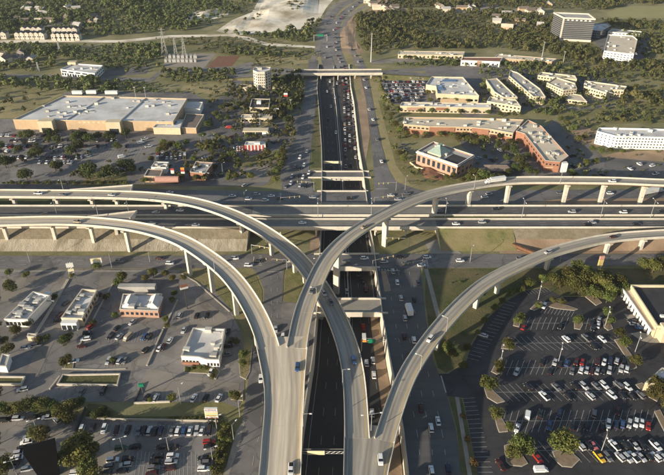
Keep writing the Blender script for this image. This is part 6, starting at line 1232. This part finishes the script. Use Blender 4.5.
q = P(371, 432, 10.5); lamp(0, 0, 9, 'twin armed lamp standing in the gore of the two lower flyovers', None, R(10), True, arm=3.0, q=q)
# traffic signals at the crossings
def signal(px, py, rz, ln, label):
    q = P(px, py); t = thing('traffic_signal', label, 'traffic light', q, rz, 'traffic signals'); MB().tube((0, 0, 0), (0, 0, 6.2), .16, .12, 8).build('pole', 'metal', t); a = MB().tube((0, 0, 5.8), (ln, 0, 6.3), .12, .07, 6).build('mast_arm', 'metal', t)
    for k in range(3): MB().box((ln * (.45 + k * .25), 0, 5.75 + .25 * k * .4), (.42, .35, 1.15)).build('signal_head', 'yellow', a)
for x, y, a_, l_ in ((409, 247.5, 180, 13), (422, 269.5, 200, 12), (372.5, 270, 20, 12), (287, 269.5, 175, 11), (252, 254, -20, 11), (281, 206, 5, 12), (314, 190.5, 175, 11), (374, 206, 8, 12), (396, 190.5, 190, 12)): signal(x, y, R(a_), l_, 'traffic signal on a mast arm at the %s' % ('near right crossing' if x > 350 and y > 230 else 'near left crossing' if y > 230 else 'far right crossing' if x > 350 else 'far left crossing'))
# tall masts and pylons
def mast(px, py, hh, label, r0=.55): 
    q = P(px, py); t = thing('mast', label, 'mast', q); MB().tube((0, 0, 0), (0, 0, hh), r0, r0 * .4, 8).build('shaft', 'metal', t); MB().box((0, 0, hh - .4), (1.6, 1.6, .5)).build('top_ring', 'metal', t)
mast(371, 62, 29, 'tall pale mast at the corner of the big wood', .8); mast(542, 57, 16, 'slender mast behind the long tan shed', .5); mast(563, 63, 12, 'short mast right of the long tan shed', .4); mast(260, 125, 9, 'slim pole sign post by the fuel canopy', .25)
mast(136, 98, 10, 'slim pole at the back of the huge store, left', .3); mast(146, 98, 10, 'slim pole at the back of the huge store, right', .3); mast(291, 112, 11, 'slim pole by the dark trees at the left service road', .25)
def pylon(px, py, hh, label):
    q = P(px, py); t = thing('power_pylon', label, 'pylon', q); w0 = hh * .09
    for sx, sy in ((-1, -1), (1, -1), (1, 1), (-1, 1)): MB().tube((sx * w0, sy * w0, 0), (sx * .25, sy * .25, hh), .22, .14, 5).build('leg', 'metal', t)
    mb = MB()
    for k in range(7):
        a, b = k / 7, (k + 1) / 7; wa, wb = w0 * (1 - a) + .25 * a, w0 * (1 - b) + .25 * b
        for (x1, y1, x2, y2) in ((-1, -1, 1, -1), (1, -1, 1, 1), (1, 1, -1, 1), (-1, 1, -1, -1)): mb.tube((x1 * wa, y1 * wa, a * hh), (x2 * wb, y2 * wb, b * hh), .1, n=4)
    mb.build('bracing', 'metal', t)
    for z in (.72, .84, .95): MB().tube((-hh * .12, 0, hh * z), (hh * .12, 0, hh * z), .16, n=5).build('cross_arm', 'metal', t)
pylon(165, 56, 29, 'tallest lattice pylon at the left of the substation'); pylon(184.5, 55, 20, 'lattice pylon right of the substation middle'); pylon(176, 55, 18, 'lattice pylon in the middle of the substation'); pylon(60, 52, 12, 'small lattice pylon in the left scrub below the townhouses'); pylon(39, 71, 9, 'small lattice pylon left of the white colonnade office')
rs = random.Random(3)
for k in range(16):
    q = P(166 + (k % 8) * 4.2, 58 + (k // 8) * 4); t = MB().box((0, 0, 1.5), (rs.uniform(2, 4), 2, 3)); 
    for dx in (-.8, 0, .8): t.tube((dx, 0, 3), (dx, 0, 4.6), .18, .1, 6)
    o = t.build('transformer', 'metal'); o.location = q; tag(o, 'grey transformer in the fenced substation yard', 'transformer', 'substation transformers')
# sign gantries over the motorway
def gantry(a, b, z0, z1, panels, label):
    t = thing('sign_gantry', label, 'gantry', Vector((a.x, a.y, z0))); base = Vector((a.x, a.y, z0)); mb = MB(base)
    for p in (a, b): MB(base).tube((p.x, p.y, z0), (p.x, p.y, z1 + .8), .28, n=8).build('post', 'metal', t)
    mb = MB(base)
    for dz in (-.6, .6):
        for dy in (-.5, .5): mb.tube((a.x, a.y + dy, z1 + dz), (b.x, b.y + dy, z1 + dz), .09, n=5)
    n = int((b - a).length / 1.6)
    for k in range(n):
        p, q = a.lerp(b, k / n), a.lerp(b, (k + 1) / n); mb.tube((p.x, p.y - .5, z1 - .6), (q.x, q.y - .5, z1 + .6), .06, n=4); mb.tube((p.x, p.y - .5, z1 + .6), (p.x, p.y + .5, z1 - .6), .06, n=4)
    mb.build('truss', 'metal', t)
    for (f, wd, hh, m, side) in panels:
        p = a.lerp(b, f); s = MB(base).box((p.x, p.y + side * .75, z1 + .2), (wd, .15, hh)).build('sign_panel', m, t)
        MB(base).box((p.x, p.y + side * .85, z1 + .2), (wd * .94, .06, hh * .88)).build('sign_face', m if m != 'metal' else 'cream_sign', s)
za = -.5
q = P(303, 451.5, za).y; gantry(Vector((tl(q) + .8, q, 0)), Vector(((tl(q) + tr(q)) / 2 - .6, q, 0)), -7, za, [(.30, 6.4, 2.2, 'metal', -1)], 'sign gantry over the left lanes of the cut at the bottom edge')
q = P(380, 341, -1).y; gantry(Vector(((tl(q) + tr(q)) / 2 + 5, q, 0)), Vector((tr(q) + 4, q, 0)), -7, -.6, [(.3, 3, 2.2, 'green_sign', -1), (.08, 1.8, 1.2, 'orange', -1)], 'sign gantry with green panel over the right lanes between flyovers')
q = P(330, 161, 0).y; gantry(Vector((tl(q) + .6, q, 0)), Vector(((tl(q) + tr(q)) / 2, q, 0)), -7, -.8, [(.32, 7, 2, 'metal', -1), (.7, 4, 1.8, 'metal', -1)], 'sign gantry with pale panels over the left lanes beyond the turnaround bridge')
q = P(320, 41).y; gantry(P(314, 41), P(327, 41), 0, 6.5, [(.5, 7, 2.4, 'green_sign', -1)], 'distant sign gantry over the far motorway bend')
# pole signs
def pole_sign(px, py, hh, label, bands, wd, bh, rz=0.0, posts=2, post='metal_dark'):
    q = P(px, py); t = thing('pole_sign', label, 'sign', q, rz)
    for k in ((-.3, .3) if posts == 2 else (0,)): MB().box((wd * k, 0, (hh - len(bands) * bh) / 2), (.45, .45, hh - len(bands) * bh)).build('post', post, t)
    for i, m in enumerate(bands): MB().box((0, 0, hh - (i + .5) * bh), (wd, .8, bh * .94)).build('sign_panel', m, t)
pole_sign(213, 424, 8.5, 'banded coloured roadside sign by the left service road', ['white', 'white', 'cream_sign', 'cream_sign', 'white'], 4.8, 1.0)
for o in [c for c in REG[-1].children if c.name.startswith('sign_panel')]: pass
sg = REG[-1]; rs = random.Random(8)
for k, (z, m, n) in enumerate(((8.1, 'red', 9), (7.7, 'blue_sign', 11), (7.0, 'red', 8), (6.1, 'orange', 7), (5.2, 'green_sign', 9), (4.8, 'orange', 6), (4.0, 'green_sign', 10), (3.7, 'red', 8))):
    mb = MB(); x = -2.1
    while x < 2.0: wl_ = rs.uniform(.15, .5); mb.box((x + wl_ / 2, -.43, z), (wl_, .06, .26)); x += wl_ + rs.uniform(.06, .25)
    mb.build('sign_lettering', m, sg)
pole_sign(187.5, 309, 14, 'tall pole sign with red and white panel beside the sunlit flyover', ['roof_red', 'white', 'metal_dark'], 3.6, 1.1, R(25), 1)
pole_sign(98, 268, 6, 'cream billboard at the kerb above the cream strip shop', ['cream_sign', 'white'], 5.5, 1.5, R(10), 1)
pole_sign(597.5, 274, 11, 'tall yellow pole sign with pink top above the tree clump', ['pink', 'yellow', 'yellow'], 2.4, 2.0, R(10), 2, 'metal')
pole_sign(546, 271, 6, 'rust red topped pier block under the narrow flyover', ['red'], 3.6, 1.4, 0, 1, 'concrete_pale') if 0 else None
pole_sign(184, 180, 9, 'red and white pole sign beside the grey roofed restaurant', ['orange', 'red', 'white'], 2.4, 1.4, 0, 1)
pole_sign(173.5, 178, 7, 'small red and white post sign by the tan hut', ['red', 'white', 'white'], 2.2, 1.2, 0, 1)
pole_sign(286, 103, 9, 'white and red pole sign among the dark trees', ['white', 'red'], 3.2, 1.6, 0, 1)
pole_sign(276, 114, 5, 'white billboard near the low shops below the tower', ['white'], 5, 2.4, 0, 1)
pole_sign(143, 393, 5, 'small green sign on a pole behind the low pale wall', ['green_sign'], 2, 1.4, 0, 1)
q = P(73, 277); t = thing('sign_tower', 'lattice sign tower with white panels at the kerb above strip shops', 'sign', q, R(15))
for s in (-1, 1): MB().tube((s * 1.6, 0, 0), (s * .5, 0, 9), .22, .16, 6).build('leg', 'metal', t)
mb = MB()
for k in range(6): z = k * 1.5; w0, w1 = 1.6 - 1.1 * z / 9, 1.6 - 1.1 * (z + 1.5) / 9; mb.tube((-w0, 0, z), (w1, 0, z + 1.5), .1, n=4); mb.tube((w0, 0, z), (-w1, 0, z + 1.5), .1, n=4)
mb.build('bracing', 'metal', t); MB().box((0, -.2, 7.4), (3.4, .5, 2.4)).build('sign_panel', 'white', t); MB().box((0, -.2, 4.4), (2.8, .5, 1.2)).build('sign_panel', 'cream_sign', t)
# rust red straddle beam laid out beside the narrow flyover, earth heaps
q = P(524, 252); t = thing('steel_beam', 'rust red steel beam lying on dirt below the raised highway', 'beam', q, R(-42))
MB().box((0, 0, 2.4), (14, 1.6, .35)).build('flange', 'rust', t); MB().box((0, 0, 1.5), (14, .5, 1.6)).build('web', 'rust', t); MB().box((0, 0, .6), (14, 1.6, .35)).build('flange', 'rust', t)
for s in (-5, 5): MB().box((s, 0, .2), (1.2, 2.4, .5)).build('timber_block', 'bark', t)
patch('dirt_patch', [(498, 247), (510, 241), (540, 240), (560, 243), (664, 247), (760, 247), (760, 253.8), (500, 253.8)], 'dirt')
# dark pylon at the lower left, close to the viewer
zt = 15.0; A0, B0 = P(23, 450.5, zt), P(55, 441, zt); q = Vector(((A0.x + B0.x) / 2, (A0.y + B0.y) / 2, 0)); ang = math.atan2(B0.y - A0.y, B0.x - A0.x); L2 = (B0 - A0).length
t = thing('black_pylon', 'black tapered pylon slab rising from the bottom edge of the lower left lot', 'pylon', q, ang)
V = [(s * L2 * k, y, z) for z, k in ((-.2, .30), (zt - .5, .5)) for s, y in ((-1, -1.4), (1, -1.4), (1, 1.4), (-1, 1.4))]
MB().add(V, [(0, 1, 5, 4), (1, 2, 6, 5), (2, 3, 7, 6), (3, 0, 4, 7)]).build('slab', 'black', t); MB().box((0, 0, zt - .25), (L2 * 1.0, 2.9, .5)).build('cap', 'black', t)
# ------------------------------------------------------------------ lane markings on the streets
mk_ = MB()
def dashes(pts, dash=3.0, gap=7.0, w_=.07):
    c = catmull([P(x, y) for x, y in pts], 1.0); nn = normals(c); z = LAYER[0] + .03; i = 0
    while i < len(c) - 2:
        j = min(len(c) - 1, i + int(dash)); V_ = []
        for k in (i, j): V_ += [Vector((c[k].x, c[k].y, z)) + nn[k] * w_, Vector((c[k].x, c[k].y, z)) - nn[k] * w_]
        mk_.add(V_, [(0, 1, 3, 2)]); i = j + int(gap)
def bar(a, b, w_=.3):
    a, b = P(*a), P(*b); d = (b - a).normalized(); k = Vector((-d.y, d.x, 0)) * w_; z = Vector((0, 0, LAYER[0] + .03)); mk_.add([a - k + z, b - k + z, b + k + z, a + k + z], [(0, 1, 2, 3)])
for f in (.25, .5, .75): dashes([(377 + 43 * f, 272), (383 + 43 * f, 314), (392 + 44 * f, 360), (404 + 50 * f, 430), (409 + 50 * f, 475), (424 + 44 * f, 650)])
for f in (.35, .68): dashes([(252 + 40 * f, 360), (246 + 48 * f, 395), (240 + 58 * f, 430), (228 + 66 * f, 475), (206 + 80 * f, 650)]); dashes([(265 + 18 * f, 318), (264 + 20 * f, 275)]); dashes([(286 + 23 * f, 172), (294 + 18 * f, 140), (302 + 13 * f, 109), (307 + 10 * f, 78)])
for f in (.36, .66): dashes([(374 + 14 * f, 168), (371 + 9 * f, 140), (366.6 + 6 * f, 102), (360 + 8 * f, 76)]); dashes([(-100, 256 + 13 * f), (100, 256 + 13 * f), (245, 255 + 13 * f)]); dashes([(432, 254 + 14 * f), (520, 254 + 13 * f), (664, 254 + 10.5 * f), (800, 253 + 11 * f)]); dashes([(0, 184 + 5 * f), (110, 187 + 5 * f), (200, 191 + 12 * f), (275, 192 + 12 * f)]); dashes([(405, 192 + 12 * f), (520, 191 + 12 * f), (664, 189 + 9 * f)])
for a, b in (((386, 271), (400, 271)), ((267, 272), (282, 272)), ((284, 189.5), (298, 189.5)), ((376, 189), (388, 189)), ((254, 257), (253, 267)), ((426, 255), (428, 267)), ((281, 193.5), (280, 203)), ((402, 193.5), (404, 203.5)), ((441, 376), (446, 393))): bar(a, b, .25)
for k in range(7): bar((379 + k * 3, 269.3), (379.2 + k * 3, 270.6), .25); bar((424, 255.5 + k * 1.7), (427, 255.5 + k * 1.7), .2); bar((259, 256 + k * 1.6), (262, 256 + k * 1.6), .2); bar((278.5, 193.3 + k * 1.5), (281, 193.3 + k * 1.5), .2)
o = mk_.build('street_markings', 'line'); o['kind'] = 'structure'
# ------------------------------------------------------------------ air
hz = bpy.data.materials.new('haze'); hz.use_nodes = True; t_ = hz.node_tree; t_.nodes.clear()
vo = t_.nodes.new('ShaderNodeVolumePrincipled'); vo.inputs['Color'].default_value = (.86, .90, 1, 1); vo.inputs['Density'].default_value = .00005; vo.inputs['Anisotropy'].default_value = .2
ou = t_.nodes.new('ShaderNodeOutputMaterial'); t_.links.new(vo.outputs[0], ou.inputs['Volume'])
M['haze'] = hz; o = MB().box((0, 2000, 90), (6200, 6200, 200)).build('haze', 'haze'); o['kind'] = 'stuff'; o['label'] = 'thin evening haze over the whole valley'; o['category'] = 'haze'
# ------------------------------------------------------------------ labels: tell look-alikes apart by their order in view
ORD = ['leftmost', 'second from left', 'third from left', 'fourth from left', 'fifth from left', 'sixth from left', 'seventh from left', 'eighth from left', 'ninth from left', 'tenth from left', 'eleventh from left', 'twelfth from left', 'thirteenth from left', 'fourteenth from left', 'fifteenth from left', 'sixteenth from left', 'seventeenth from left', 'eighteenth from left', 'nineteenth from left', 'twentieth from left']
by = {}
for o in REG: by.setdefault(o['label'], []).append(o)
for lab, lst in by.items():
    if len(lst) < 2: continue
    lst.sort(key=lambda o: proj(o.location)[0])
    for i, o in enumerate(lst):
        n = len(lst)
        if i < 20: s = ORD[i]
        else: s = ORD[n - 1 - i].replace('leftmost', 'rightmost').replace('from left', 'from right') if n - 1 - i < 20 else None
        if s and len((lab + ' ' + s).split()) + 1 <= 16: o['label'] = lab + ', ' + s
        if 'group' not in o: o['group'] = lab[:60]
